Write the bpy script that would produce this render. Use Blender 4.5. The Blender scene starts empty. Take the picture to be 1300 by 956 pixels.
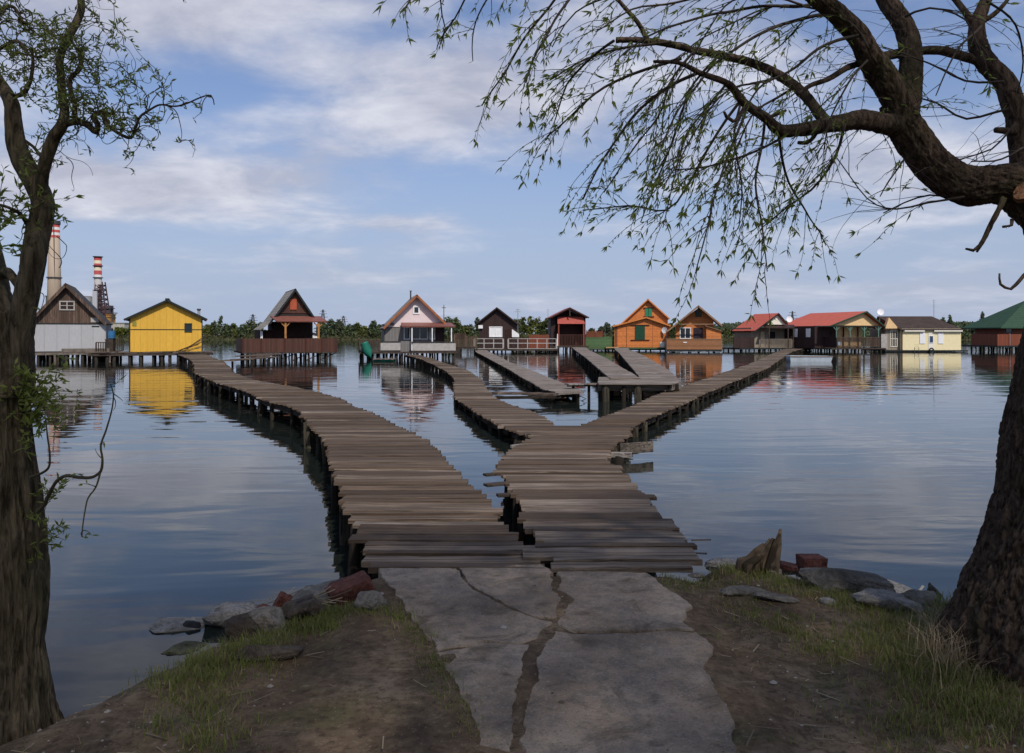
import bpy, bmesh, math, random
from mathutils import Vector, Matrix, noise
import numpy as np
R = math.radians
SC = bpy.context.scene
COL = SC.collection
# ------------------------------------------------------------------ camera
HC = 2.2                      # eye height above the water
F = 1000.0                    # focal length in photo pixels (photo is 1300 wide)
HY = 425.0                    # horizon row
cam_d = bpy.data.cameras.new('camera')
cam = bpy.data.objects.new('camera', cam_d); COL.objects.link(cam)
cam_d.sensor_width = 36.0
cam_d.lens = 36.0 * F / 1300.0
cam_d.shift_y = -(478.0 - HY) / 1300.0
cam_d.clip_start = 0.05; cam_d.clip_end = 6000
cam.location = (0, 0, HC); cam.rotation_euler = (R(90), 0, 0)
SC.camera = cam
# ------------------------------------------------------------------ sky and sun
SUN_EL, SUN_AZ = 47.0, 158.0        # azimuth clockwise from +Y: sun behind the camera, to the right
SKY_STR = 0.082
w = bpy.data.worlds.new('World'); SC.world = w; w.use_nodes = True
nt = w.node_tree; N = nt.nodes; L = nt.links
for n in list(N): N.remove(n)
def nd(t, **k):
    n = N.new(t)
    for a, b in k.items():
        if a.startswith('i_'): n.inputs[int(a[2:])].default_value = b
        else: setattr(n, a, b)
    return n
def wm(op, a, b=None, c=None, clamp=False):
    n = N.new('ShaderNodeMath'); n.operation = op; n.use_clamp = clamp
    for i, v in enumerate((a, b, c)):
        if v is None: continue
        if isinstance(v, (int, float)): n.inputs[i].default_value = v
        else: L.new(v, n.inputs[i])
    return n.outputs[0]
out = nd('ShaderNodeOutputWorld')
sky = nd('ShaderNodeTexSky'); sky.sky_type = 'NISHITA'; sky.sun_disc = False
sky.sun_elevation = R(SUN_EL); sky.sun_rotation = R(SUN_AZ)
sky.altitude = 0; sky.air_density = 1.0; sky.dust_density = 1.6; sky.ozone_density = 1.6
tc = nd('ShaderNodeTexCoord'); sep = nd('ShaderNodeSeparateXYZ'); L.new(tc.outputs['Generated'], sep.inputs[0])
vx, vy, vz = sep.outputs
zc = wm('MAXIMUM', vz, 0.0); den = wm('ADD', zc, 0.17)
cmb = nd('ShaderNodeCombineXYZ'); L.new(wm('DIVIDE', vx, den), cmb.inputs[0]); L.new(wm('DIVIDE', vy, den), cmb.inputs[1])
def wnoise(scale, det, rough, off, sx=1.0, dist=0.0):
    mp = nd('ShaderNodeMapping'); mp.inputs['Location'].default_value = off; mp.inputs['Scale'].default_value = (sx, 1, 1)
    L.new(cmb.outputs[0], mp.inputs[0])
    t = nd('ShaderNodeTexNoise'); t.inputs['Scale'].default_value = scale; t.inputs['Detail'].default_value = det
    t.inputs['Roughness'].default_value = rough; t.inputs['Distortion'].default_value = dist
    L.new(mp.outputs[0], t.inputs[0]); return t.outputs[0]
n1 = wnoise(0.95, 9, 0.55, (3.1, 1.7, 0.2), 1.0, 0.15)
n2 = wnoise(2.9, 9, 0.60, (8.3, 4.1, 0.6), 0.9, 0.2)
cl = wm('ADD', wm('MULTIPLY', n1, 0.68), wm('MULTIPLY', n2, 0.32))
# gentle bias: where the big cloud banks stand (direction space, x/y and z/y)
ex = wm('DIVIDE', vx, wm('MAXIMUM', wm('ABSOLUTE', vy), 0.05)); ez = wm('DIVIDE', vz, wm('MAXIMUM', wm('ABSOLUTE', vy), 0.05))
def blob(px, py, rx, ry, amp):
    a = wm('DIVIDE', wm('SUBTRACT', ex, (px - 650) / F), rx / F); b = wm('DIVIDE', wm('SUBTRACT', ez, (HY - py) / F), ry / F)
    d = wm('ADD', wm('MULTIPLY', a, a), wm('MULTIPLY', b, b))
    return wm('MULTIPLY', wm('POWER', 2.718, wm('MULTIPLY', d, -1.0)), amp)
acc = cl
for b in ((540, 120, 280, 75, .20), (240, 10, 220, 70, .21), (190, 235, 280, 42, .18), (1140, 190, 220, 60, .15), (530, 285, 75, 14, .16),
          (700, 262, 230, 42, -.17), (300, 120, 90, 25, -.10), (470, 45, 90, 25, -.10), (960, 185, 90, 60, -.12), (250, 300, 200, 16, -.09), (640, 5, 260, 30, .05), (900, 330, 400, 18, -.08), (620, 10, 60, 22, -.15),
          (150, 100, 120, 60, -.05), (1180, 310, 200, 40, .07)):
    acc = wm('ADD', acc, blob(*b))
mr = nd('ShaderNodeMapRange'); mr.interpolation_type = 'SMOOTHSTEP'
mr.inputs['From Min'].default_value = 0.43; mr.inputs['From Max'].default_value = 0.66
L.new(acc, mr.inputs[0])
cov = wm('MULTIPLY', mr.outputs[0], 0.90)
# thin out towards the horizon
hz = nd('ShaderNodeMapRange'); hz.inputs['From Min'].default_value = 0.0; hz.inputs['From Max'].default_value = 0.14
hz.inputs['To Min'].default_value = 0.25; L.new(vz, hz.inputs[0])
cov = wm('MULTIPLY', cov, hz.outputs[0])
cr = nd('ShaderNodeValToRGB')
cr.color_ramp.elements[0].position = 0.40; cr.color_ramp.elements[0].color = (0.345, 0.355, 0.425, 1)
cr.color_ramp.elements[1].position = 0.72; cr.color_ramp.elements[1].color = (0.57, 0.575, 0.63, 1)
L.new(n2, cr.inputs[0])
tint = nd('ShaderNodeMix'); tint.data_type = 'RGBA'; tint.blend_type = 'MULTIPLY'; tint.inputs[0].default_value = 1
SKY_TINT = (0.76, 0.88, 1.12, 1)
L.new(sky.outputs[0], tint.inputs[6]); tint.inputs[7].default_value = SKY_TINT
bg1 = nd('ShaderNodeBackground'); bg1.inputs[1].default_value = SKY_STR; L.new(tint.outputs[2], bg1.inputs[0])
bg2 = nd('ShaderNodeBackground'); bg2.inputs[1].default_value = 1.0; L.new(cr.outputs[0], bg2.inputs[0])
# pale mist low over the horizon
bg3 = nd('ShaderNodeBackground'); bg3.inputs[0].default_value = (0.300, 0.355, 0.475, 1); bg3.inputs[1].default_value = 1.0
hm = nd('ShaderNodeMapRange'); hm.interpolation_type = 'SMOOTHSTEP'; hm.inputs['From Min'].default_value = -0.02; hm.inputs['From Max'].default_value = 0.34
hm.inputs['To Min'].default_value = 0.97; hm.inputs['To Max'].default_value = 0.18; L.new(vz, hm.inputs[0])
mx0 = nd('ShaderNodeMixShader'); L.new(hm.outputs[0], mx0.inputs[0]); L.new(bg1.outputs[0], mx0.inputs[1]); L.new(bg3.outputs[0], mx0.inputs[2])
mx = nd('ShaderNodeMixShader'); L.new(cov, mx.inputs[0]); L.new(mx0.outputs[0], mx.inputs[1]); L.new(bg2.outputs[0], mx.inputs[2])
L.new(mx.outputs[0], out.inputs[0])
sd = bpy.data.lights.new('sun', 'SUN'); sun = bpy.data.objects.new('sun', sd); COL.objects.link(sun)
sd.energy = 2.5; sd.angle = R(1.8); sd.color = (1.0, 0.93, 0.83)
el, az = R(SUN_EL), R(SUN_AZ)
sdir = Vector((math.sin(az) * math.cos(el), math.cos(az) * math.cos(el), math.sin(el)))   # towards the sun
sun.rotation_euler = sdir.to_track_quat('Z', 'Y').to_euler()
SC.view_settings.view_transform = 'Standard'; SC.view_settings.look = 'None'
SC.view_settings.exposure = 0.48; SC.view_settings.gamma = 1.0
try: SC.view_settings.use_curve_mapping = False
except Exception: pass
# ------------------------------------------------------------------ helpers
rnd = random.Random(7)
def P(px, py, d):                 # photo pixel at depth d metres -> world point
    return Vector(((px - 650.0) / F * d, d, HC - (py - HY) / F * d))
def G(px, py, z):                 # photo pixel on the horizontal plane z -> world point
    d = (HC - z) * F / (py - HY)
    return Vector(((px - 650.0) / F * d, d, z))
def tag(o, label=None, cat=None, group=None, kind=None):
    if label: o['label'] = label
    if cat: o['category'] = cat
    if group: o['group'] = group
    if kind: o['kind'] = kind
    return o
def empty(name, loc, label, cat, group=None, rz=0.0):
    o = bpy.data.objects.new(name, None); COL.objects.link(o)
    o.location = loc; o.rotation_euler = (0, 0, rz); o.empty_display_size = 0.3
    return tag(o, label, cat, group)
class MB:
    def __init__(s): s.v = []; s.f = []; s.r = []; s.cr = 0.5
    def add(s, vs, fs, r=None):
        b = len(s.v); s.v.extend([tuple(v) for v in vs]); s.f.extend([tuple(i + b for i in f) for f in fs])
        s.r.extend([s.cr if r is None else r] * len(vs)); return s
    def box(s, x0, x1, y0, y1, z0, z1, r=None):
        v = [(x0, y0, z0), (x1, y0, z0), (x1, y1, z0), (x0, y1, z0), (x0, y0, z1), (x1, y0, z1), (x1, y1, z1), (x0, y1, z1)]
        return s.add(v, [(3, 2, 1, 0), (4, 5, 6, 7), (0, 1, 5, 4), (1, 2, 6, 5), (2, 3, 7, 6), (3, 0, 4, 7)], r)
    def hexa(s, a, r=None):        # 8 corners, bottom four then top four
        return s.add(a, [(3, 2, 1, 0), (4, 5, 6, 7), (0, 1, 5, 4), (1, 2, 6, 5), (2, 3, 7, 6), (3, 0, 4, 7)], r)
    def prism(s, poly, y0, y1, r=None):   # polygon in x,z (counter-clockwise seen from -y)
        n = len(poly)
        v = [(p[0], y0, p[1]) for p in poly] + [(p[0], y1, p[1]) for p in poly]
        f = [tuple(range(n)), tuple(range(2 * n - 1, n - 1, -1))] + [(i, i + n, (i + 1) % n + n, (i + 1) % n) for i in range(n)]
        return s.add(v, f, r)
    def prism_z(s, poly, z0, z1, r=None):  # polygon in x,y
        n = len(poly)
        v = [(p[0], p[1], z0) for p in poly] + [(p[0], p[1], z1) for p in poly]
        f = [tuple(range(n - 1, -1, -1)), tuple(range(n, 2 * n))] + [(i, (i + 1) % n, (i + 1) % n + n, i + n) for i in range(n)]
        return s.add(v, f, r)
    def slab(s, a, b, c, d, t, r=None):   # quad a,b,c,d thickened by t downwards along its normal
        a, b, c, d = map(Vector, (a, b, c, d)); n = (b - a).cross(d - a).normalized()
        if n.z < 0: n = -n
        lo = [p - n * t for p in (a, b, c, d)]
        return s.hexa(lo + [a, b, c, d], r)
    def bar(s, a, b, w, h=None, r=None):  # rectangular bar
        a, b = Vector(a), Vector(b); h = h or w; d = (b - a).normalized()
        up = Vector((0, 0, 1)) if abs(d.z) < .95 else Vector((0, 1, 0))
        x = d.cross(up).normalized() * w / 2; y = x.cross(d).normalized() * h / 2
        q = [(-x - y), (x - y), (x + y), (-x + y)]
        return s.hexa([a + k for k in q] + [b + k for k in q], r)
    def tube(s, pts, rad, seg=8, r=None, fn=None, cap=True):
        pts = [Vector(p) for p in pts]; n = len(pts)
        if isinstance(rad, (int, float)): rad = [rad] * n
        t0 = (pts[1] - pts[0]).normalized(); ref = Vector((0, 0, 1)) if abs(t0.z) < .9 else Vector((1, 0, 0))
        u = t0.cross(ref).normalized(); vs = []; ln = 0.0
        for i, p in enumerate(pts):
            t = (pts[min(i + 1, n - 1)] - pts[max(i - 1, 0)]).normalized()
            u = (u - t * u.dot(t)).normalized(); w_ = t.cross(u)
            if i: ln += (p - pts[i - 1]).length
            for k in range(seg):
                a = 2 * math.pi * k / seg; q = rad[i]
                if fn: q = q * fn(a, ln, i)
                vs.append(p + (u * math.cos(a) + w_ * math.sin(a)) * q)
        fs = [(i * seg + k, i * seg + (k + 1) % seg, (i + 1) * seg + (k + 1) % seg, (i + 1) * seg + k) for i in range(n - 1) for k in range(seg)]
        if cap: fs += [tuple(range(seg - 1, -1, -1)), tuple(range((n - 1) * seg, n * seg))]
        return s.add(vs, fs, r)
    def cyl(s, x, y, z0, z1, r0, r1=None, seg=10, r=None):
        return s.tube([(x, y, z0), (x, y, z1)], [r0, r0 if r1 is None else r1], seg, r)
    def build(s, name, mat, parent=None, smooth=False, recalc=False, bevel=0.0):
        me = bpy.data.meshes.new(name); me.from_pydata(s.v, [], s.f); me.materials.append(mat)
        at = me.attributes.new('rnd', 'FLOAT', 'POINT'); at.data.foreach_set('value', s.r)
        if recalc:
            bm = bmesh.new(); bm.from_mesh(me); bmesh.ops.recalc_face_normals(bm, faces=bm.faces); bm.to_mesh(me); bm.free()
        if smooth: me.polygons.foreach_set('use_smooth', [True] * len(me.polygons))
        o = bpy.data.objects.new(name, me); COL.objects.link(o)
        if parent: o.parent = parent
        if bevel:
            m = o.modifiers.new('bevel', 'BEVEL'); m.width = bevel; m.segments = 1; m.limit_method = 'ANGLE'
        return o
def spline(ctrl, step):           # ctrl rows: (vec, radius) -> dense Catmull-Rom
    P_ = [Vector(c[0]) for c in ctrl]; Rr = [c[1] for c in ctrl]; o = []; r = []
    for i in range(len(P_) - 1):
        p0 = P_[max(i - 1, 0)]; p1 = P_[i]; p2 = P_[i + 1]; p3 = P_[min(i + 2, len(P_) - 1)]
        k = max(1, int((p2 - p1).length / step))
        for j in range(k):
            t = j / k
            o.append(0.5 * ((2 * p1) + (p2 - p0) * t + (2 * p0 - 5 * p1 + 4 * p2 - p3) * t * t + (3 * p1 - p0 - 3 * p2 + p3) * t ** 3))
            r.append(Rr[i] * (1 - t) + Rr[i + 1] * t)
    o.append(P_[-1]); r.append(Rr[-1]); return o, r
# ------------------------------------------------------------------ materials
class NT:
    def __init__(s, name):
        s.m = bpy.data.materials.new(name); s.m.use_nodes = True; s.t = s.m.node_tree
        s.b = s.t.nodes['Principled BSDF']
    def n(s, t, **k):
        n = s.t.nodes.new(t)
        for a, b in k.items(): setattr(n, a, b)
        return n
    def l(s, a, b): s.t.links.new(a, b)
    def coord(s, scale=(1, 1, 1), world=False, shift=True):
        c = s.n('ShaderNodeTexCoord'); m = s.n('ShaderNodeMapping'); m.inputs['Scale'].default_value = scale
        if world:
            g = s.n('ShaderNodeNewGeometry'); src = g.outputs['Position']
        else: src = c.outputs['Object']
        if shift:
            a = s.attr(); vm = s.n('ShaderNodeVectorMath'); vm.operation = 'MULTIPLY_ADD'
            cb = s.n('ShaderNodeCombineXYZ')
            for i in range(3): s.l(a, cb.inputs[i])
            s.l(cb.outputs[0], vm.inputs[0]); vm.inputs[1].default_value = (37, 53, 71); s.l(src, vm.inputs[2]); src = vm.outputs[0]
        s.l(src, m.inputs[0]); return m.outputs[0]
    def attr(s):
        a = s.n('ShaderNodeAttribute'); a.attribute_name = 'rnd'; return a.outputs['Fac']
    def noise(s, vec, scale, det=4, rough=.55, dist=0):
        t = s.n('ShaderNodeTexNoise'); t.inputs['Scale'].default_value = scale; t.inputs['Detail'].default_value = det
        t.inputs['Roughness'].default_value = rough; t.inputs['Distortion'].default_value = dist; s.l(vec, t.inputs[0]); return t.outputs[0]
    def ramp(s, fac, stops):
        r = s.n('ShaderNodeValToRGB'); e = r.color_ramp.elements
        while len(e) < len(stops): e.new(0.5)
        for q, (p, c) in zip(e, stops): q.position = p; q.color = (c[0], c[1], c[2], 1)
        s.l(fac, r.inputs[0]); return r.outputs[0]
    def mix(s, fac, a, b, mode='MIX'):
        m = s.n('ShaderNodeMix'); m.data_type = 'RGBA'; m.blend_type = mode
        for i, v in ((0, fac), (6, a), (7, b)):
            if isinstance(v, (int, float)): m.inputs[i].default_value = v
            elif isinstance(v, tuple): m.inputs[i].default_value = (v[0], v[1], v[2], 1)
            else: s.l(v, m.inputs[i])
        return m.outputs[2]
    def math(s, op, a, b=None, clamp=False):
        m = s.n('ShaderNodeMath'); m.operation = op; m.use_clamp = clamp
        for i, v in enumerate((a, b)):
            if v is None: continue
            if isinstance(v, (int, float)): m.inputs[i].default_value = v
            else: s.l(v, m.inputs[i])
        return m.outputs[0]
    def bump(s, h, strength=.4, dist=.02, prev=None):
        b = s.n('ShaderNodeBump'); b.inputs['Strength'].default_value = strength; b.inputs['Distance'].default_value = dist
        s.l(h, b.inputs['Height'])
        if prev is not None: s.l(prev, b.inputs['Normal'])
        s.l(b.outputs[0], s.b.inputs['Normal']); return b.outputs[0]
    def col(s, c):
        if isinstance(c, tuple): s.b.inputs['Base Color'].default_value = (c[0], c[1], c[2], 1)
        else: s.l(c, s.b.inputs['Base Color'])
    def rough(s, v, spec=.3): s.b.inputs['Roughness'].default_value = v; s.b.inputs['Specular IOR Level'].default_value = spec
MC = {}
def mul(c, k): return tuple(min(1, x * k) for x in c)
def plank_mat(name, c, grain=(1.5, 30, 30), var=.35, dirt=.5, light=None):
    """weathered boards; every board carries its own 'rnd' tone; grain runs along x unless told otherwise"""
    k = NT(name); v = k.coord(grain); g = k.noise(v, 1.0, 8, .65); big = k.noise(k.coord((.7, .7, .7)), 1.3, 4)
    base = k.ramp(k.attr(), [(0, mul(c, 1 - var)), (.55, c), (.9, light or mul(c, 1 + var)), (1, light or mul(c, 1 + var * 1.8))])
    a = k.mix(k.ramp(g, [(.36, (1, 1, 1)), (.56, (0, 0, 0))]), base, mul(c, .30))
    a = k.mix(k.ramp(g, [(.60, (0, 0, 0)), (.74, (.55, .55, .55))]), a, mul(c, 1.7)); cr_ = k.noise(k.coord((grain[0] * .6, grain[1] * 1.6, grain[2] * 1.6)), 1.0, 3, .5)
    a = k.mix(k.ramp(cr_, [(.36, (.9, .9, .9)), (.42, (0, 0, 0))]), a, mul(c, .16))
    a = k.mix(k.ramp(big, [(.42, (dirt, dirt, dirt)), (.62, (0, 0, 0))]), a, mul(c, .45))
    k.col(a); k.rough(.9, .15); k.bump(g, .7, .012); return k.m
def board_wall(name, c, width=.14, axis='x', var=.18, gap=.3, gloss=.6, wear=.25):
    """painted or stained board cladding: boards across 'x' stand upright, across 'z' lie flat"""
    k = NT(name); c0 = k.n('ShaderNodeTexCoord'); s = k.n('ShaderNodeSeparateXYZ'); k.l(c0.outputs['Object'], s.inputs[0])
    if axis == 'x': u = k.math('ADD', s.outputs[0], s.outputs[1])
    else: u = s.outputs[2]
    q = k.math('DIVIDE', u, width); fr = k.math('FRACT', q); fl = k.math('FLOOR', q)
    wn = k.n('ShaderNodeTexWhiteNoise'); wn.noise_dimensions = '1D'; k.l(fl, wn.inputs['W'])
    tone = k.ramp(wn.outputs['Value'], [(0, mul(c, 1 - var)), (.5, c), (1, mul(c, 1 + var))])
    g = k.noise(k.coord((2, 2, 2) if axis == 'z' else (9, 9, 1.2), shift=False), 1.6, 7, .7)
    a = k.mix(k.ramp(g, [(.42, (wear, wear, wear)), (.62, (0, 0, 0))]), tone, mul(c, .5))
    e = k.math('LESS_THAN', fr, .10)
    a = k.mix(k.math('MULTIPLY', e, 1 - gap), a, mul(c, .25)); k.col(a); k.rough(gloss, .3)
    k.bump(k.math('SUBTRACT', 1.0, e), .6, .02); return k.m
def plain(name, c, rough=.7, var=.12, scale=3.0, spec=.3, metal=0.0):
    k = NT(name); n = k.noise(k.coord(shift=False), scale, 6, .6)
    k.col(k.ramp(n, [(.3, mul(c, 1 - var * 1.5)), (.7, mul(c, 1 + var))])); k.rough(rough, spec); k.b.inputs['Metallic'].default_value = metal
    k.bump(n, .15, .01); return k.m
def roofing(name, c, pitch=.25, along='y', var=.2, rough=.7):
    """ribbed sheet or tiled roof, ribs repeat across x (or courses across z)"""
    k = NT(name); c0 = k.n('ShaderNodeTexCoord'); s = k.n('ShaderNodeSeparateXYZ'); k.l(c0.outputs['Object'], s.inputs[0])
    sn = k.math('SINE', k.math('MULTIPLY', s.outputs[1 if along == 'y' else 0], 2 * math.pi / pitch))
    sz = k.math('SINE', k.math('MULTIPLY', s.outputs[2], 2 * math.pi / (pitch * .9)))
    n = k.noise(k.coord(shift=False), 1.4, 7, .65)
    a = k.ramp(n, [(.3, mul(c, 1 - var * 1.6)), (.68, mul(c, 1 + var))]); h = k.math('ADD', sn, k.math('MULTIPLY', sz, .5))
    a = k.mix(k.ramp(h, [(.0, (.35, .35, .35)), (.35, (0, 0, 0))]), a, mul(c, .5)); k.col(a); k.rough(rough, .3); k.bump(h, .5, .03); return k.m
M_JET = plank_mat('weathered jetty planks', (.160, .113, .082), (1.1, 42, 42), .62, .55, (.31, .25, .20))
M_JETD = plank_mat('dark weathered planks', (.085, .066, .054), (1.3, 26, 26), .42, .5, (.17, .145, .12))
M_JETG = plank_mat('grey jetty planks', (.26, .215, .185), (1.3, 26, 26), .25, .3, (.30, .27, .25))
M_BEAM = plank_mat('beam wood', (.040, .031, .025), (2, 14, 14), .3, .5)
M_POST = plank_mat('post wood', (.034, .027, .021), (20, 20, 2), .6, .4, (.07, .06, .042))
def glass_mat():
    k = NT('window glass'); k.col((.02, .025, .03)); k.rough(.08, .6); return k.m
M_GLASS = glass_mat()
# ------------------------------------------------------------------ setting: water, far land, bank
def water():
    k = NT('lake water'); k.col((.012, .016, .014)); k.b.inputs['Roughness'].default_value = .012; k.b.inputs['IOR'].default_value = 1.333
    k.b.inputs['Specular IOR Level'].default_value = .5
    a = k.noise(k.coord((.8, 2.2, 1), True, False), .42, 2, .45, .6)       # long swell
    b = k.noise(k.coord((1.1, 3.4, 1), True, False), 1.25, 2, .5, .5)      # ripples
    patch = k.noise(k.coord((.05, .09, 1), True, False), 1.0, 3, .5)
    pm = k.ramp(patch, [(.38, (.1, .1, .1)), (.66, (1, 1, 1))])
    h = k.math('ADD', k.math('MULTIPLY', a, 1.0), k.math('MULTIPLY', k.math('MULTIPLY', b, .20), pm))
    k.bump(h, .40, .038); return k.m
m = MB(); m.add([(-1400, -12, 0), (1400, -12, 0), (1400, 345, 0), (-1400, 345, 0)], [(0, 1, 2, 3)])
tag(m.build('lake_water', water()), kind='structure')
SHORE = [(-60, -8), (-30, -3), (-14, .5), (-8, 1.2), (-5, 2.0), (-3.6, 2.7), (-2.95, 3.3), (-2.6, 3.95), (-2.3, 4.6), (-2.05, 5.2), (-1.75, 5.7), (-1.35, 5.95), (-1, 6.05), (0, 6.1), (1.1, 6.2), (1.6, 6.2), (2.05, 5.95), (2.45, 5.65), (2.75, 5.35), (3.0, 5.15), (4, 5.0), (5, 5), (8, 4.8), (15, 4), (30, 3), (60, 1)]
sx = np.array([p[0] for p in SHORE]); sy = np.array([p[1] for p in SHORE])
def shore_s(x, y):
    d = 1e9
    for i in range(len(SHORE) - 1):
        ax, ay = SHORE[i]; bx, by = SHORE[i + 1]; dx, dy = bx - ax, by - ay
        if min(abs(ax - x), abs(bx - x)) > 8 and d < 1e8: continue
        t = max(0, min(1, ((x - ax) * dx + (y - ay) * dy) / (dx * dx + dy * dy)))
        d = min(d, math.hypot(x - ax - t * dx, y - ay - t * dy))
    return d if y < np.interp(x, sx, sy) else -d
def sstep(a, b, t):
    t = max(0, min(1, (t - a) / (b - a))); return t * t * (3 - 2 * t)
def ground_z(x, y):
    s = shore_s(x, y)
    if s < 0: return max(-.9, -.02 + s * .55)
    wd_ = .62 if x > 1.2 else (1.0 if x < -1.2 else .8); z = .56 * sstep(-.12, wd_, s) + .035 * noise.noise((x * 1.1, y * 1.1, 0)) * sstep(.2, .8, s) + .022 * noise.noise((x * 5, y * 5, 3)) * sstep(0, .4, s) + .010 * noise.noise((x * 13, y * 13, 3)) * sstep(0, .4, s)
    if x > 1.2: z += .03 * sstep(1.2, 3.0, x) * sstep(.5, 1.2, s)
    k = sstep(5.2, 5.5, y) * (1 - sstep(1.15, 1.5, abs(x - .05)))       # dug out below the decks
    z -= .16 * k
    ks = (1 - sstep(5.2, 5.45, y)) * sstep(-1.05, -.85, x) * (1 - sstep(1.0, 1.2, x))
    z = z * (1 - ks) + (.593 + .007 * noise.noise((x * 5, y * 5, 1))) * ks
    return z
def GG(px, py, lift=0.0):          # photo pixel followed down to the ground or the water
    d = 3.0
    while d < 12:
        p = P(px, py, d)
        if p.z <= max(0.0, ground_z(p.x, p.y)): break
        d += .01
    return Vector((p.x, p.y, max(-.02, ground_z(p.x, p.y)) + lift))
def bank_mat():
    k = NT('bare earth bank'); v = k.coord(world=True, shift=False)
    a = k.noise(v, 1.1, 8, .62); b = k.noise(v, 9, 6, .65); c = k.noise(v, 60, 4, .6)
    base = k.ramp(a, [(.33, (.085, .058, .036)), (.50, (.150, .104, .066)), (.68, (.24, .178, .120))])
    base = k.mix(k.ramp(b, [(.40, (.6, .6, .6)), (.58, (0, 0, 0))]), base, (.055, .036, .024))
    gm = k.ramp(k.noise(k.coord((1, 1.3, 1), True, False), 1.9, 5, .6), [(.54, (0, 0, 0)), (.66, (.6, .6, .6))])
    base = k.mix(gm, base, (.080, .080, .034))
    d_ = k.noise(v, 24, 7, .75); base = k.mix(k.ramp(d_, [(.38, (.75, .75, .75)), (.50, (0, 0, 0))]), base, (.050, .034, .022)); base = k.mix(k.ramp(d_, [(.58, (0, 0, 0)), (.68, (.55, .55, .55))]), base, (.28, .22, .15)); base = k.mix(k.ramp(c, [(.62, (0, 0, 0)), (.70, (.6, .6, .6))]), base, (.25, .19, .135))
    sz = k.n('ShaderNodeSeparateXYZ'); gp = k.n('ShaderNodeNewGeometry'); k.l(gp.outputs['Position'], sz.inputs[0]); wet = k.ramp(k.math('ADD', sz.outputs[2], k.math('MULTIPLY', b, .1)), [(.06, (.85, .85, .85)), (.20, (0, 0, 0))]); base = k.mix(wet, base, (.022, .018, .013))
    k.col(base); k.rough(.95, .1); h = k.math('ADD', k.math('MULTIPLY', b, .6), k.math('MULTIPLY', c, .25)); k.bump(h, .8, .03); return k.m
M_BANK = bank_mat()
m = MB()
xs = [-60, -40, -25, -15, -10, -7] + [-5 + i * .05 for i in range(int(10.5 / .05))] + [5.6, 6.5, 8, 10, 15, 25, 40, 60]
ys = [-60, -40, -25, -15, -10, -6, -3, -1, 0, .8, 1.4, 1.9] + [2.2 + i * .05 for i in range(int(4.4 / .05))] + [6.6, 6.9, 7.4, 8] + [9, 10]
V = [(x, y, ground_z(x, y)) for y in ys for x in xs]; nx = len(xs)
m.add(V, [(j * nx + i, j * nx + i + 1, (j + 1) * nx + i + 1, (j + 1) * nx + i) for j in range(len(ys) - 1) for i in range(nx - 1)])
tag(m.build('ground', M_BANK, smooth=True), kind='structure')
# far shore land
def land_mat():
    k = NT('far shore land'); v = k.coord(world=True, shift=False); a = k.noise(v, .05, 6); b = k.noise(v, .4, 5)
    base = k.ramp(a, [(.35, (.085, .075, .040)), (.6, (.060, .070, .028)), (.8, (.12, .095, .06))])
    k.col(k.mix(k.ramp(b, [(.4, (.5, .5, .5)), (.6, (0, 0, 0))]), base, (.04, .04, .02))); k.rough(.95, .1); return k.m
M_LAND = land_mat()
m = MB(); xs = np.linspace(-1500, 1500, 160); ys = [336, 340, 346, 360, 420, 520, 700, 1000, 1800, 3600]
V = []
for j, y in enumerate(ys):
    for x in xs:
        z = (-.6, .25, .9, 1.1, 1.3, 1.5, 1.8, 2, 2, 2)[j] + .25 * noise.noise((x * .05, y * .05, 2)); V.append((x, y + 2.5 * noise.noise((x * .02, 0, 1)) * (j < 4), z))
nx = len(xs)
m.add(V, [(j * nx + i, j * nx + i + 1, (j + 1) * nx + i + 1, (j + 1) * nx + i) for j in range(len(ys) - 1) for i in range(nx - 1)])
tag(m.build('far_shore', M_LAND, smooth=True), kind='structure')
# low wooded hill at right
def hill_mat():
    k = NT('wooded hill'); v = k.coord(world=True, shift=False); a = k.noise(v, .03, 7, .65); b = k.noise(v, .22, 6, .6)
    base = k.ramp(a, [(.36, (.026, .036, .020)), (.52, (.050, .060, .028)), (.66, (.095, .085, .050))])
    k.col(k.mix(k.ramp(b, [(.42, (.7, .7, .7)), (.6, (0, 0, 0))]), base, (.025, .030, .018))); k.rough(.95, .05); k.bump(b, 1, 3); return k.m
m = MB(); X = np.linspace(150, 760, 150); Y = np.linspace(560, 1000, 26); V = []
prof = ([150, 180, 215, 260, 330, 400, 450, 520, 600, 760], [.5, 6, 11, 14, 13, 12, 13, 12, 11, 6])
for y in Y:
    for x in X:
        e = math.sin(math.pi * min(1, (y - 560) / 260) / 2) if y < 820 else 1 - (y - 820) / 220
        V.append((x, y, 1.0 + np.interp(x, *prof) * e * (1 + .12 * noise.noise((x * .03, y * .03, 0))) + 1.2 * noise.noise((x * .12, y * .12, 0)) * e))
nx = len(X)
m.add(V, [(j * nx + i, j * nx + i + 1, (j + 1) * nx + i + 1, (j + 1) * nx + i) for j in range(len(Y) - 1) for i in range(nx - 1)])
tag(m.build('hill', hill_mat(), smooth=True), kind='structure')
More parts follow.
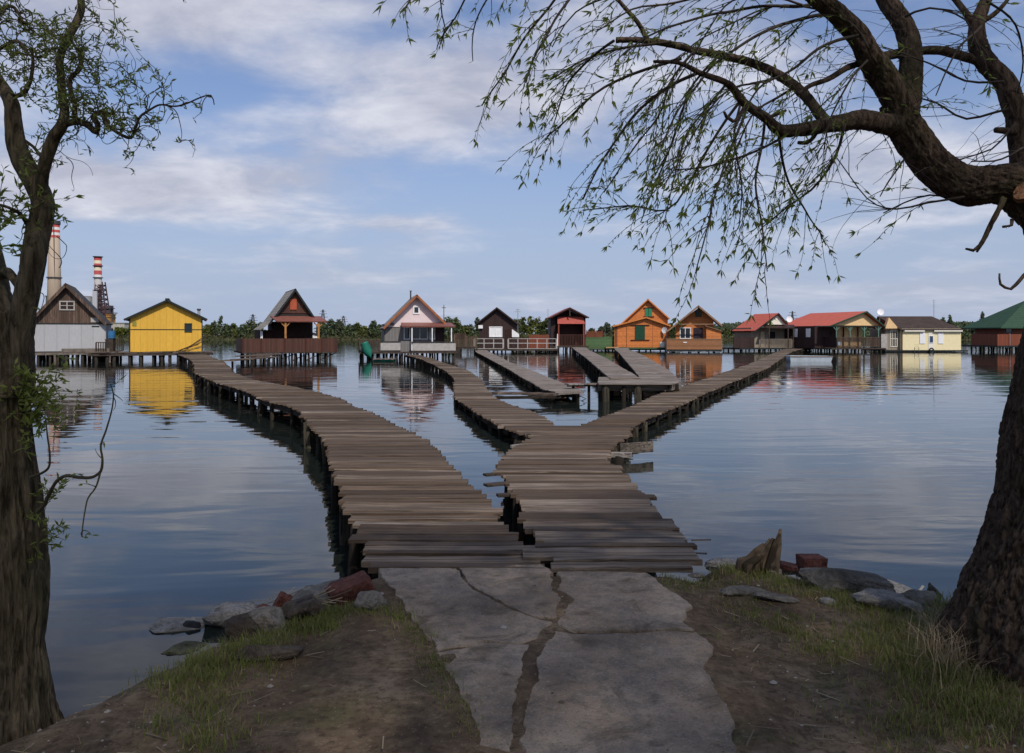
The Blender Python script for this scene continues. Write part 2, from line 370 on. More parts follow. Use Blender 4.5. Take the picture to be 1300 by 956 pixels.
# ------------------------------------------------------------------ concrete slab at the head of the jetties
def conc_mat():
    k = NT('old concrete'); v = k.coord(world=True, shift=False)
    a = k.noise(v, 1.6, 8, .6); b = k.noise(v, 14, 6, .65); c = k.noise(v, 90, 3, .6)
    base = k.ramp(a, [(.28, (.135, .098, .072)), (.5, (.275, .208, .155)), (.72, (.36, .285, .22))])
    base = k.mix(k.ramp(b, [(.38, (.55, .55, .55)), (.56, (0, 0, 0))]), base, (.12, .105, .09))
    base = k.mix(k.ramp(c, [(.58, (0, 0, 0)), (.7, (.5, .5, .5))]), base, (.40, .37, .33))
    base = k.mix(k.ramp(c, [(.32, (.6, .6, .6)), (.42, (0, 0, 0))]), base, (.08, .07, .06))
    st_ = k.noise(v, 3.2, 9, .7, .8); base = k.mix(k.ramp(st_, [(.36, (.75, .75, .75)), (.47, (0, 0, 0))]), base, (.085, .065, .046)); base = k.mix(k.ramp(st_, [(.60, (0, 0, 0)), (.72, (.5, .5, .5))]), base, (.40, .34, .27))
    k.col(base); k.rough(.92, .15); k.bump(k.math('ADD', k.math('MULTIPLY', b, .6), k.math('MULTIPLY', c, .4)), .8, .02); return k.m
M_CONC = conc_mat()
def rough_poly(px_pts, z, shrink=.0, amp=.014, step=.022, seed=0):
    pts = [G(x, y, z).xy for x, y in px_pts]; o = []
    for i, p in enumerate(pts):
        q = pts[(i + 1) % len(pts)]; k = max(1, int((q - p).length / step))
        for j in range(k):
            r = p + (q - p) * (j / k); n = noise.noise_vector((r.x * 9 + seed, r.y * 9, seed)); n2 = noise.noise_vector((r.x * 31, r.y * 31 + seed, 4)); o.append((r.x + n.x * amp * 1.8 + n2.x * amp * .7, r.y + n.y * amp * 1.8 + n2.y * amp * .7))
    return o
pav = empty('concrete_slab', (0, 4.3, .5), 'cracked grey concrete slab leading from the bare earth to the wooden jetties', 'slab')
SL = [
 [(582, 721), (690, 716), (702, 725), (700, 749), (713, 762), (704, 784), (678, 782.5), (640, 766.5), (597.5, 743)],
 [(479, 721), (580.5, 721), (594.5, 744), (638.5, 768), (677, 784.5), (699, 789), (683, 807), (664, 815.5), (618, 814), (557, 825), (551, 817), (535, 799), (512, 769)],
 [(556, 828), (618, 816.5), (670, 818), (666, 835), (660, 854), (655, 870), (652, 900), (648, 955), (606, 945), (592, 892), (577, 862)],
 [(708, 723), (825, 727), (850, 748), (876, 768), (865, 787), (884, 798.5), (850, 798.5), (770, 801.5), (724, 800), (712, 794), (716, 775), (728, 760), (710, 748)],
 [(705, 801), (724, 804), (770, 804.5), (852, 801.5), (885, 801.5), (905, 822), (893, 848), (908, 866), (926, 905), (938, 985), (690, 1010), (660, 940), (668, 900), (684, 862), (678, 838), (694, 816)],
 [(608, 962), (652, 955), (684, 1016), (935, 992), (985, 1500), (330, 1500)]]
m_tones = [.4, .5, .45, .55, .6, .5]
for i, pl in enumerate(SL):
    z = (.600, .603, .597, .606, .604, .600)[i]
    poly = rough_poly(pl, z, seed=i * 3.3)
    mb = MB(); n = len(poly); c = Vector((sum(p[0] for p in poly) / n, sum(p[1] for p in poly) / n))
    ar = sum(poly[k][0] * poly[(k + 1) % n][1] - poly[(k + 1) % n][0] * poly[k][1] for k in range(n))
    if ar < 0: poly = poly[::-1]
    ins = [((p[0] - c.x) * .992 + c.x, (p[1] - c.y) * .992 + c.y) for p in poly]
    v = [(p[0], p[1], z - .12) for p in poly] + [(p[0], p[1], z - .012) for p in poly] + [(p[0], p[1], z) for p in ins]
    f = [(k, (k + 1) % n, (k + 1) % n + n, k + n) for k in range(n)] + [(k + n, (k + 1) % n + n, (k + 1) % n + 2 * n, k + 2 * n) for k in range(n)] + [tuple(range(2 * n, 3 * n))]
    mb.add([(a, b - 4.3, cc - .5) for a, b, cc in v], f, m_tones[i]); mb.build('broken_piece', M_CONC, pav)
# ------------------------------------------------------------------ jetties
def zprof(prof):
    ps = sorted(prof); return lambda py: float(np.interp(py, [p[0] for p in ps], [p[1] for p in ps]))
def zrows(tab, z):
    zf = z if callable(z) else (lambda py: z)
    rows = sorted([((HC - zf(py)) * F / (py - HY), zf(py)) for py, xl, xr in tab]); return [r[0] for r in rows], [r[1] for r in rows]
def tab_world(tab, z):
    zf = z if callable(z) else (lambda py: z)
    rows = sorted([((HC - zf(py)) * F / (py - HY), xl, xr) for py, xl, xr in tab])
    Y = [r[0] for r in rows]; return np.array(Y), np.array([(r[1] - 650) / F * r[0] for r in rows]), np.array([(r[2] - 650) / F * r[0] for r in rows])
def deck_part(root, tab, z, mat, name='deck', wmin=.12, wmax=.24, jit=.035, bigj=.06, tilt=.017, fray=True, wob=.012, sx_=1, thick=.035, seed=1, ymin=None, skew=0.0):
    rr = random.Random(seed); Y, XL, XR = tab_world(tab, z); ZY, ZZ = zrows(tab, z); y = Y[0]; mb = MB(); o = root.location
    while y < Y[-1]:
        wd = rr.uniform(wmin, wmax) if y < 26 else rr.uniform(wmin, wmax) * 1.15
        yc = y + wd / 2; xl = float(np.interp(yc, Y, XL)); xr = float(np.interp(yc, Y, XR))
        xl += rr.uniform(-jit, jit) - (rr.random() < .08) * rr.uniform(0, bigj); xr += rr.uniform(-jit, jit) + (rr.random() < .08) * rr.uniform(0, bigj)
        zz = float(np.interp(yc, ZY, ZZ)) + wob * math.sin(yc * .9 + seed) + rr.uniform(-.006, .006); a = rr.gauss(skew, tilt); pz = rr.gauss(0, .006); tx = rr.gauss(0, .004)
        near = yc < 16; n = 9 if yc < 9 else (5 if near else 1); vs = []
        e0 = [rr.uniform(-.006, .006) if near else 0 for _ in range(n + 1)]; e1 = [rr.uniform(-.006, .006) if near else 0 for _ in range(n + 1)]
        th = thick * rr.uniform(.8, 1.25)
        for i in range(n + 1):
            t = i / n; x = xl + (xr - xl) * t; dy = a * (x - (xl + xr) / 2); sag = tx * math.sin(3.1 * t) + (rr.uniform(-.002, .002) if near else 0)
            ya = yc - wd / 2 + .004 + dy + e0[i]; yb = yc + wd / 2 - .006 + dy + e1[i]
            if near and (i == 0 or i == n): x += rr.uniform(-.01, .01)
            bx = .004
            vs += [(x, ya, zz + sag - th), (x, ya, zz + sag - bx - pz), (x, ya + bx * 2, zz + sag - pz), (x, yb - bx * 2, zz + sag + pz), (x, yb, zz + sag - bx + pz), (x, yb, zz + sag - th)]
        fs = []
        for i in range(n):
            for k in range(6):
                fs.append((i * 6 + k, (i + 1) * 6 + k, (i + 1) * 6 + (k + 1) % 6, i * 6 + (k + 1) % 6))
        fs += [tuple(range(0, 6)), tuple(range(n * 6 + 5, n * 6 - 1, -1))]
        mb.add([(v[0] - o.x, v[1] - o.y, v[2] - o.z) for v in vs], fs, rr.random())
        y += wd + rr.uniform(.006, .022) + (rr.random() < .12) * rr.uniform(.005, .03)
    return mb.build(name, mat, root)
def jetty_frame(root, tab, z, seed=1, spacing=1.6, inset=.14, y0=None, y1=None, r=.065, sides=(0, 1), lean=.03, ynear=200):
    far = MB(); farb = MB()
    rr = random.Random(seed); Y, XL, XR = tab_world(tab, z); ZY, ZZ = zrows(tab, z); o = root.location; zat = lambda yy: float(np.interp(yy, ZY, ZZ))
    ya = Y[0] + .05 if y0 is None else y0; yb = Y[-1] - .05 if y1 is None else y1
    for sd_ in (0, 1):
        pts = []; y = ya
        while y < yb + .3:
            yy = min(y, yb); x = float(np.interp(yy, Y, XR if sd_ else XL)) + (-inset if sd_ else inset); pts.append((x - o.x, yy - o.y, zat(yy) - .125 - o.z + rr.uniform(-.01, .01))); y += .9
        mb = MB()
        for i in range(len(pts) - 1): mb.bar(pts[i], (Vector(pts[i + 1]) + (Vector(pts[i + 1]) - Vector(pts[i])) * .04), .07, .15, rr.random())
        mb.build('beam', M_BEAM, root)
    y = ya + .5; cnt = 0
    while y < yb:
        sp = spacing * rr.uniform(.8, 1.25)
        for sd_ in sides:
            x = float(np.interp(y, Y, XR if sd_ else XL)) + (-inset * .55 if sd_ else inset * .55) + rr.uniform(-.05, .05)
            if shore_s(x, y) > -.1 and y < 10: continue
            q = r * rr.uniform(.75, 1.35); top = zat(y) - .045 - rr.uniform(0, .05); lx, ly = rr.gauss(0, lean), rr.gauss(0, lean)
            mb = MB(); pts = [(x + lx * (1 - t) * 1.5 - o.x, y + ly * (1 - t) - o.y, -1.0 + (top + 1.0) * t - o.z) for t in (0, .3, .6, .85, 1)]
            ph = rr.uniform(0, 6)
            mb.tube(pts, [q * 1.05, q, q * rr.uniform(.9, 1.05), q * rr.uniform(.85, 1), q * rr.uniform(.8, .95)], 9, rr.random(), fn=lambda a, l, i: 1 + .10 * math.sin(3 * a + ph) + .06 * math.sin(7 * a + 2 * ph + i))
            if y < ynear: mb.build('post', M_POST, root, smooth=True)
            else: far.add(mb.v, mb.f, mb.r[0])
        # cross bearer under the boards
        xl = float(np.interp(y, Y, XL)) + .05; xr = float(np.interp(y, Y, XR)) - .05
        mb = MB(); mb.bar((xl - o.x, y - o.y, zat(y) - .17 - o.z), (xr - o.x, y + rr.uniform(-.1, .1) - o.y, zat(y) - .17 - o.z), .07, .09, rr.random())
        if y < ynear: mb.build('cross_beam', M_BEAM, root)
        else: farb.add(mb.v, mb.f, .5)
        y += sp
    if far.v: tag(far.build('far_posts', M_POST, root, smooth=True), kind='stuff'); tag(farb.build('far_cross_beams', M_BEAM, root), kind='stuff')
TA = [(721, 470, 692), (700, 466, 684), (676, 456, 657), (656, 446, 637), (632, 435, 618), (600, 425, 583), (577, 419, 560), (560, 415, 546), (549, 405, 525), (537, 393, 497),
      (525, 384, 474), (515, 368, 446), (506, 333, 435), (498, 318, 404), (489, 290, 361), (481, 265, 319), (473, 248, 296), (465, 248, 290), (459, 246, 283), (454, 238, 270), (450, 226, 262)]
TE = [(722, 697, 881), (711, 696, 881), (699, 690, 877), (692, 688, 875), (681, 679, 870), (669, 670, 854), (660, 665, 845), (652, 655, 835), (647, 667, 831), (632, 658, 824), (620, 648, 812),
      (611, 643, 803), (600, 632, 795), (593, 628, 789), (584, 637, 771), (578, 641, 771), (568, 655, 776), (560, 668, 788), (554, 676, 796), (550, 664, 797), (546, 650, 799), (543, 642, 801), (541, 639, 804)]
TB = [(541, 639, 707), (538, 632, 704), (530, 616, 692), (522, 603, 674), (514, 594, 650), (504, 577, 628), (496, 577, 620), (480, 577, 609), (470, 566, 594), (460, 545, 562), (455, 534, 548), (450, 512, 530)]
TD = [(541, 735, 804), (531, 762, 822), (520, 789, 848), (510, 812, 871), (497, 847, 899), (489, 870, 919), (480, 898, 941), (474, 916, 956), (467, 936, 974), (462, 951, 981), (457, 963, 989), (451, 975, 997), (446, 988, 1006), (443.5, 996, 1016), (441.4, 1002, 1032)]
TC1 = [(497.5, 706, 738), (493, 688, 735), (484, 673, 709), (476, 658, 689), (470, 649, 675), (460, 630, 648), (452, 615, 632), (447, 605, 622), (444.2, 602, 617)]
TC2 = [(480.5, 775, 812), (474, 767, 803), (467, 759, 790), (455, 745, 770), (445, 731, 749), (441, 726, 743)]
TC3a = [(487, 760, 852), (485, 759, 862), (478.5, 760, 858)]
TC3b = [(478, 812, 857), (474, 808, 853), (470, 805, 849), (455, 792, 824), (448, 786, 810), (444, 781, 799), (441.6, 780, 797)]
ZA = zprof([(450, .62), (475, .58), (506, .52), (560, .50), (640, .54), (721, .60)]); ZE = zprof([(541, .30), (570, .33), (600, .38), (650, .50), (690, .60), (722, .625)])
ZB = zprof([(541, .30), (504, .28), (480, .32), (465, .42), (450, .60)]); ZD = zprof([(541, .30), (500, .28), (460, .30), (441, .36)])
jl = empty('wooden_jetty', (-.35, 5.45, 0), 'long winding grey plank jetty on the left, curving away to the yellow cabin', 'jetty')
deck_part(jl, TA, ZA, M_JET, seed=11)
jetty_frame(jl, TA, ZA, seed=3, spacing=1.25, ynear=48)
jf = empty('wooden_jetty', (.8, 5.45, 0), 'wide plank jetty right of centre that forks into two arms like a letter Y', 'jetty')
deck_part(jf, TE, ZE, M_JET, seed=21, jit=.05, bigj=.16, tilt=.018)
deck_part(jf, TB, ZB, M_JET, seed=22); deck_part(jf, TD, ZD, M_JET, seed=23, jit=.03)
jetty_frame(jf, TE, ZE, seed=5, spacing=1.3, y0=7.0); jetty_frame(jf, TB, ZB, seed=6, spacing=1.3, ynear=34); jetty_frame(jf, TD, ZD, seed=7, spacing=1.15, ynear=32)
def loose(a, b, wd, th, mat, name='loose_board', root=jf, r=.5):
    o = root.location; mb = MB(); mb.bar(Vector(a) - o, Vector(b) - o, wd, th, r); return mb.build(name, mat, root, bevel=.004)
loose(G(615, 603, .33), G(660, 599, .33), .11, .03, M_JETD, r=.2); loose(G(616, 616, .35), G(672, 611, .35), .13, .03, M_JETD, r=.4); loose(G(631, 629, .39), G(690, 626, .39), .10, .03, M_JETD, r=.1)
loose(G(787, 570, .19), G(829, 567, .19), .03, .19, M_JETD, r=.9); loose(G(776, 577, .25), G(802, 578, .25), .11, .08, M_JETG, r=1.0); loose(G(649, 567, .28), G(668, 564, .28), .05, .05, M_JETG, r=1.0)
for px, py, top, rad, r_ in ((668, 552, .34, .05, .95), (671, 554, .26, .035, .2), (652, 553, .24, .045, .3), (783, 574, .24, .09, .1), (779, 585, .25, .12, .2), (663, 640, .4, .07, .2), (672, 622, .36, .06, .1)):
    g = G(px, py, .32); mb = MB(); o = jf.location
    mb.tube([(g.x - o.x - .04, g.y - o.y, -.9), (g.x - o.x, g.y - o.y, .0), (g.x - o.x + .05, g.y - o.y, top)], [rad, rad, rad * .8], 9, r_); mb.build('post', M_POST, jf, smooth=True)
# big split post at the bend of the left jetty
g = G(391, 536, .50); mb = MB(); o = jl.location
mb.tube([(g.x - o.x + .04, g.y - o.y, -.8), (g.x - o.x + .02, g.y - o.y, .1), (g.x - o.x - .01, g.y - o.y, .50)], [.10, .09, .07], 12, .95, fn=lambda a, l, i: 1 + .16 * math.sin(4 * a)); mb.build('post', M_POST, jl)
# white hose hanging along the left jetty
hp = []
for px, py, z in ((275, 487, .55), (285, 489, .42), (293, 490, .36), (301, 493, .56), (308, 499, .40), (318, 500, .36), (325, 497, .57), (328, 502, .5), (336, 507, .40), (343, 508, .56)):
    hp.append((G(px, py, z - .06), .014))
pp, rr_ = spline(hp, .1); mb = MB(); mb.tube(pp, rr_, 6, .5); M_ROPE = plain('pale rope', (.45, .43, .40), .8)
tag(mb.build('rope', M_ROPE, smooth=True), 'pale rope sagging along the outer edge of the long left jetty', 'rope')
c1 = empty('wooden_jetty', (1.3, 25.6, 0), 'narrow low plank jetty between the forked jetty arms, running back to the dark brown cabin', 'jetty')
deck_part(c1, TC1, .34, M_JETG, seed=31, jit=.02, bigj=0, wob=.0); jetty_frame(c1, TC1, .34, seed=8, spacing=2.4, r=.07)
loose(G(707, 500, .33), G(740, 498, .33), .12, .07, M_JETG, 'edge_board', c1, .6)
for px, sx2 in ((713, -1), (713, 1), (716, 1.6)):
    a = G(px, 499, .26); mb = MB(); o = c1.location; q = []
    for t in (0, .25, .5, .75, 1): q.append((a.x - o.x + sx2 * (.5 - .46 * (2 * t - 1) ** 2 - .04 + .25 * t * 0), a.y - o.y, .24 - .34 * t))
    mb.tube(q, .018, 6, .4); mb.build('bent_brace', M_BEAM, c1, smooth=True)
gw = empty('gangplank', (-.3, 22.5, 0), 'short narrow gangplank lying low between the forked jetty and the dark cabin jetty', 'gangplank')
def board_run(root, a, b, wd, n, z, mat, r0=.6, th=.05, name='deck', seed=0):
    rr = random.Random(seed); a, b = Vector(a), Vector(b); o = root.location; d = (b - a) / n; sd_ = Vector((-d.y, d.x, 0)).normalized() * wd / 2; mb = MB()
    for i in range(n):
        p = a + d * (i + .03); q = a + d * (i + .97); j = rr.uniform(-.03, .03); jj = Vector((0, 0, rr.uniform(-.008, .008)))
        c = [p - sd_ * (1 + j), q - sd_ * (1 + j), q + sd_, p + sd_]; c = [k - o + jj for k in c]
        mb.hexa([k - Vector((0, 0, th)) for k in c] + c, rr.random())
    return mb.build(name, mat, root)
board_run(gw, G(627, 499, .30) + Vector((0, .4, 0)), G(712, 500, .30) + Vector((0, .1, 0)), .62, 13, 0, M_JET, seed=2)
loose(G(627, 505, .24), G(712, 504, .22), .08, .09, M_BEAM, 'beam', gw, .4)
c2 = empty('wooden_jetty', (4, 28.5, 0), 'pale plank jetty leading straight back to the small red-brown hut', 'jetty')
deck_part(c2, TC2, .64, M_JETG, seed=41, jit=.02, bigj=0, wob=0); jetty_frame(c2, TC2, .64, seed=9, spacing=2.6)
loose(G(775, 482, .60), G(813, 482, .60), .06, .13, M_JETG, 'edge_board', c2, .5)
c3 = empty('wooden_jetty', (5, 26.5, 0), 'wide pale plank platform and jetty leading to the orange cabin with green shutters', 'jetty')
deck_part(c3, TC3a, .6, M_JETG, seed=51, jit=.0, bigj=0, wob=0, tilt=.003); deck_part(c3, TC3b, .6, M_JETG, seed=52, jit=.02, bigj=0, wob=0)
jetty_frame(c3, TC3b, .6, seed=10, spacing=2.6); jetty_frame(c3, TC3a, .6, seed=12, spacing=1.5, r=.11, y0=26.0)
loose(G(759, 491.0, .47), G(852, 491.0, .47), .05, .25, M_JETG, 'edge_board', c3, .45)
loose(G(852.3, 491.0, .47), G(864.5, 488.7, .47) , .05, .25, M_JETG, 'edge_board', c3, .3)
for px, r_, rad in ((770, .95, .12), (811, .9, .12), (793, .2, .07)):
    g = G(px, 492.5, .46); mb = MB(); o = c3.location; mb.tube([(g.x - o.x, g.y + .2 - o.y, -.9), (g.x - o.x, g.y + .2 - o.y, .5)], rad, 10, r_); mb.build('post', M_POST, c3, smooth=True)
g2 = empty('gangplank', (2.7, 26.5, 0), 'thin low walkway board reaching left from the pale plank platform', 'gangplank')
board_run(g2, G(719, 487, .52), G(759, 486.2, .52), .38, 6, 0, M_JETG, seed=5)
loose(G(720, 489.5, .45), G(759, 489, .45), .06, .08, M_BEAM, 'beam', g2)
for px in (728, 748):
    g = G(px, 489, .45); mb = MB(); o = g2.location; mb.cyl(g.x - o.x, g.y + .1 - o.y, -.9, .45, .05, .05, 8, .3); mb.build('post', M_POST, g2, smooth=True)
g3 = empty('gangplank', (-22, 53, 0), 'tapering board walkway from the end of the long left jetty to the A-frame cabin', 'gangplank')
board_run(g3, G(287, 457.5, .58), G(346, 452.5, .60), 1.1, 18, 0, M_JET, seed=7)
board_run(g3, G(316, 452, .95), G(345, 449, .95), 1.6, 9, 0, M_JET, seed=8)
for px, py in ((293, 459), (318, 458), (338, 456)):
    g = G(px, py, .5); mb = MB(); o = g3.location; mb.cyl(g.x - o.x, g.y + .3 - o.y, -.9, .5, .08, .07, 8, .4); mb.build('post', M_POST, g3, smooth=True)
# ------------------------------------------------------------------ cabins on stilts
M_YEL = board_wall('yellow painted wall', (.70, .40, .05), .5, 'x', .04, .88, .6, .30)
M_GREYW = board_wall('pale grey panels', (.40, .40, .41), .9, 'x', .05, .85, .8, .25)
M_GREYB = board_wall('grey painted boards', (.20, .19, .185), .12, 'x', .12, .4, .8, .3)
M_OLDW = board_wall('old brown boards', (.13, .085, .062), .17, 'x', .5, .1, .9, .8)
M_PINK = plain('pale pink plaster', (.66, .55, .55), .8, .05)
M_ORG = board_wall('orange timber boards', (.66, .21, .055), .16, 'z', .15, .45, .6, .42)
M_ORG2 = board_wall('orange brown timber boards', (.60, .205, .06), .16, 'z', .15, .5, .6, .3)
M_BRB = board_wall('brown terrace boards', (.30, .135, .06), .18, 'z', .15, .3, .6, .3)
M_DKB = board_wall('dark brown boards', (.042, .022, .020), .14, 'x', .25, .3, .7, .4)
M_RED = board_wall('red brown boards', (.085, .034, .022), .13, 'x', .25, .25, .6, .4)
M_REDD = board_wall('dark red brown boards', (.060, .018, .013), .13, 'z', .25, .3, .6, .4)
M_RUST = board_wall('rust red panels', (.20, .055, .026), .30, 'x', .12, .4, .6, .3)
M_CREAM = plain('cream painted wall', (.76, .66, .40), .7, .05)
M_CREAMW = plain('cream white boards', (.72, .68, .58), .7, .05)
M_PEACH = plain('peach yellow boards', (.70, .48, .24), .7, .07)
M_BEIGE = board_wall('beige grey boards', (.30, .25, .19), .12, 'x', .15, .4, .8, .35)
M_WHITE = plain('white paint', (.74, .74, .74), .5, .05)
M_GRN = plain('green shutters paint', (.030, .20, .10), .5, .15)
M_GRND = plain('dark green paint', (.012, .055, .028), .5, .15)
M_GRNW = board_wall('green fence panels', (.075, .135, .055), .4, 'z', .1, .6, .7, .3)
M_TRIMG = plain('grey green trim paint', (.10, .17, .13), .6, .1)
M_BLK = plain('black green tar trim', (.012, .016, .015), .6, .2)
M_FASC = plain('orange brown fascia', (.30, .10, .035), .6, .2)
M_FASO = plain('orange fascia', (.58, .20, .05), .6, .12)
M_FASB = plain('brown fascia', (.26, .15, .085), .7, .2)
M_OPOST = plain('amber timber', (.38, .17, .05), .5, .2)
M_RRED = roofing('red tiled roof', (.52, .115, .075), .30, 'y', .08)
M_RBRN = roofing('dark brown shingle roof', (.055, .036, .028), .30, 'x', .25)
M_RGRY = roofing('grey tile roof', (.26, .235, .205), .30, 'y', .25)
M_RDRK = roofing('dark weathered roof', (.045, .038, .034), .30, 'y', .3)
M_RGRN = roofing('green roof', (.022, .062, .032), .30, 'y', .12)
M_RBR2 = plain('red brown sheet roof', (.20, .075, .055), .5, .15)
M_RSAL = plain('faded red sheet roof', (.36, .085, .065), .5, .12)
M_DECK = plain('dark platform timber', (.060, .046, .038), .9, .35, 2.5, .1)
M_DECKG = plain('grey platform timber', (.150, .125, .105), .9, .3, 2.5, .1)
M_PILE = plain('dark wet piles', (.030, .024, .019), .8, .4, 2, .2)
M_PALE = plain('pale grey panel boards', (.36, .34, .32), .8, .15)
M_PURP = plain('dark purple shutters', (.030, .018, .028), .6, .2)
M_METAL = plain('dull metal', (.30, .31, .32), .5, .1, 3, .5, .5)
M_DARKM = plain('dark metal', (.05, .05, .055), .6, .1)
M_DISH = plain('white dish', (.75, .75, .76), .4, .04)
M_INT = plain('dark porch wall', (.030, .014, .010), .8, .3)
class House:
    def __init__(s, pxc, d, label, cat='cabin', rot=0.0, group=None, name='cabin'):
        s.pxc, s.d, s.c, s.k = pxc, d, math.cos(R(rot)), d / F
        s.o = empty(name, ((pxc - 650) * d / F, d, 0), label, cat, group, R(rot)); s.rr = random.Random(int(pxc))
    def X(s, px): return (px - s.pxc) * s.k / s.c
    def Z(s, py): return HC - (py - HY) * s.k
    def box(s, name, x0, x1, y0, y1, t, b, mat, par=None):      # px, metres, py(top), py(bottom)
        m = MB(); m.box(s.X(x0), s.X(x1), y0, y1, s.Z(b), s.Z(t)); return m.build(name, mat, par or s.o)
    def gable(s, name, pts, y0, y1, mat):
        m = MB(); q = [(s.X(a), s.Z(b)) for a, b in pts]
        ar = sum(q[i][0] * q[(i + 1) % len(q)][1] - q[(i + 1) % len(q)][0] * q[i][1] for i in range(len(q)))
        if ar < 0: q = q[::-1]
        m.prism(q, y0, y1); return m.build(name, mat, s.o)
    def roof(s, lf, ap, rf, y0, y1, mat, th=.12, fascia=None, fw=.16, lift=.02):
        L_, A, Q = [(s.X(a), s.Z(b)) for a, b in (lf, ap, rf)]; L_ = (L_[0], L_[1] + lift); A = (A[0], A[1] + lift); Q = (Q[0], Q[1] + lift)
        m = MB()
        m.slab((L_[0], y0, L_[1]), (A[0], y0, A[1]), (A[0], y1, A[1]), (L_[0], y1, L_[1]), th)
        m.slab((A[0], y0, A[1]), (Q[0], y0, Q[1]), (Q[0], y1, Q[1]), (A[0], y1, A[1]), th); rf_ = m.build('roof', mat, s.o)
        if fascia:
            for a, b in ((L_, A), (A, Q)):
                m = MB(); dx, dz = b[0] - a[0], b[1] - a[1]; ln = math.hypot(dx, dz); nx_, nz_ = -dz / ln, dx / ln
                if nz_ < 0: nx_, nz_ = -nx_, -nz_
                u, v = .015, fw
                pts = [(a[0] + nx_ * u, a[1] + nz_ * u), (a[0] - nx_ * v, a[1] - nz_ * v), (b[0] - nx_ * v, b[1] - nz_ * v), (b[0] + nx_ * u, b[1] + nz_ * u)]
                ar = sum(pts[i][0] * pts[(i + 1) % 4][1] - pts[(i + 1) % 4][0] * pts[i][1] for i in range(4))
                if ar < 0: pts = pts[::-1]
                m.prism(pts, y0 - .04, y0 - .003); m.build('bargeboard', fascia, rf_)
        return rf_
    def window(s, x0, x1, t, b, y, fmat=None, pmat=None, fw=.07, mull=1, name='window', hbar=False):
        X0, X1, Z0, Z1 = s.X(x0), s.X(x1), s.Z(b), s.Z(t); fmat = fmat or M_WHITE; m = MB()
        m.box(X0, X0 + fw, y - .07, y - .005, Z0, Z1); m.box(X1 - fw, X1, y - .07, y - .005, Z0, Z1)
        m.box(X0 + fw, X1 - fw, y - .07, y - .005, Z1 - fw, Z1); m.box(X0 + fw, X1 - fw, y - .07, y - .005, Z0, Z0 + fw)
        for i in range(mull):
            xc = X0 + (X1 - X0) * (i + 1) / (mull + 1); m.box(xc - fw * .4, xc + fw * .4, y - .065, y - .02, Z0 + fw, Z1 - fw)
        if hbar: zc = (Z0 + Z1) / 2; m.box(X0 + fw, X1 - fw, y - .062, y - .02, zc - fw * .3, zc + fw * .3)
        wdw = m.build(name, fmat, s.o); m = MB(); m.box(X0 + fw * .5, X1 - fw * .5, y - .025, y - .008, Z0 + fw * .5, Z1 - fw * .5); m.build('pane', pmat or M_GLASS, wdw); return wdw
    def piles(s, x0, x1, y0, y1, top, n, rows=2, r=.11, mat=None):
        for j in range(rows):
            y = y0 + (y1 - y0) * (j / max(1, rows - 1))
            for i in range(n):
                x = s.X(x0) + (s.X(x1) - s.X(x0)) * (i + .15 + .7 * s.rr.random()) / n; q = r * s.rr.uniform(.6, 1.15); m = MB()
                m.tube([(x + s.rr.gauss(0, .07), y + s.rr.gauss(0, .1), -.8), (x, y, s.Z(top) - .02)], [q, q * .9], 7, s.rr.random()); m.build('post', mat or M_PILE, s.o, smooth=True)
    def deck(s, x0, x1, y0, y1, t, b, mat=None, n=0, seed=0):
        o = s.box('platform', x0, x1, y0, y1, t, b, mat or M_DECK); return o
    def rail(s, x0, x1, y, t, b, mat, n=14, bal=.035, top=.07, name='railing', infill=False, ys=None):
        X0, X1, Z0, Z1 = s.X(x0), s.X(x1), s.Z(b), s.Z(t); m = MB(); n = min(n, int((X1 - X0) / .12)); bal = min(bal, (X1 - X0) / n * .30)
        m.box(X0, X1, y - .05, y + .05, Z1 - top, Z1); m.box(X0, X1, y - .03, y + .03, Z0, Z0 + top)
        for i in range(n + 1):
            x = X0 + .01 + (X1 - X0 - .02) * i / n; w_ = bal * (1.8 if i in (0, n) else 1)
            m.box(x - w_, x + w_, y - .028, y + .028, Z0 + top, Z1 - top, s.rr.random())
        return m.build(name, mat, s.o)
    def siderail(s, x, y0, y1, t, b, mat, n=14, bal=.035, top=.07):
        Xc, Z0, Z1 = s.X(x), s.Z(b), s.Z(t); m = MB()
        m.box(Xc - .05, Xc + .05, y0 + .06, y1, Z1 - top, Z1); m.box(Xc - .03, Xc + .03, y0 + .06, y1, Z0, Z0 + top)
        for i in range(n + 1):
            y = y0 + .1 + (y1 - y0 - .15) * i / n; m.box(Xc - .028, Xc + .028, y - bal, y + bal, Z0 + top, Z1 - top, s.rr.random())
        return m.build('railing', mat, s.o)
    def post(s, px, y, t, b, w_, mat, name='porch_post', brace=0):
        m = MB(); x = s.X(px); Z0, Z1 = s.Z(b), s.Z(t); m.box(x - w_, x + w_, y - w_, y + w_, Z0, Z1)
        if brace:
            for sg in (-1, 1): m.bar((x + sg * w_ * .5, y, Z1 - brace), (x + sg * brace, y, Z1 - .03), w_ * 1.1, w_ * 1.1)
        return m.build(name, mat, s.o)
    def dish(s, px, py, y, r, face=(-.4, -1, .25)):
        m = MB(); f = Vector(face).normalized(); c = Vector((s.X(px), y, s.Z(py))); u = f.cross(Vector((0, 0, 1))).normalized(); v = u.cross(f); vs = []; n = 16
        for j, (rr_, dp) in enumerate(((0, .0), (.5, .04), (1, .16))):
            for k in range(n): a = 2 * math.pi * k / n; vs.append(c + (u * math.cos(a) + v * math.sin(a)) * r * rr_ + f * dp * r)
        for k in range(n): a = 2 * math.pi * k / n; vs.append(c + (u * math.cos(a) + v * math.sin(a)) * r - f * (-.16 * r + .02))
        fs = [(j * n + k, j * n + (k + 1) % n, (j + 1) * n + (k + 1) % n, (j + 1) * n + k) for j in range(3) for k in range(n)]
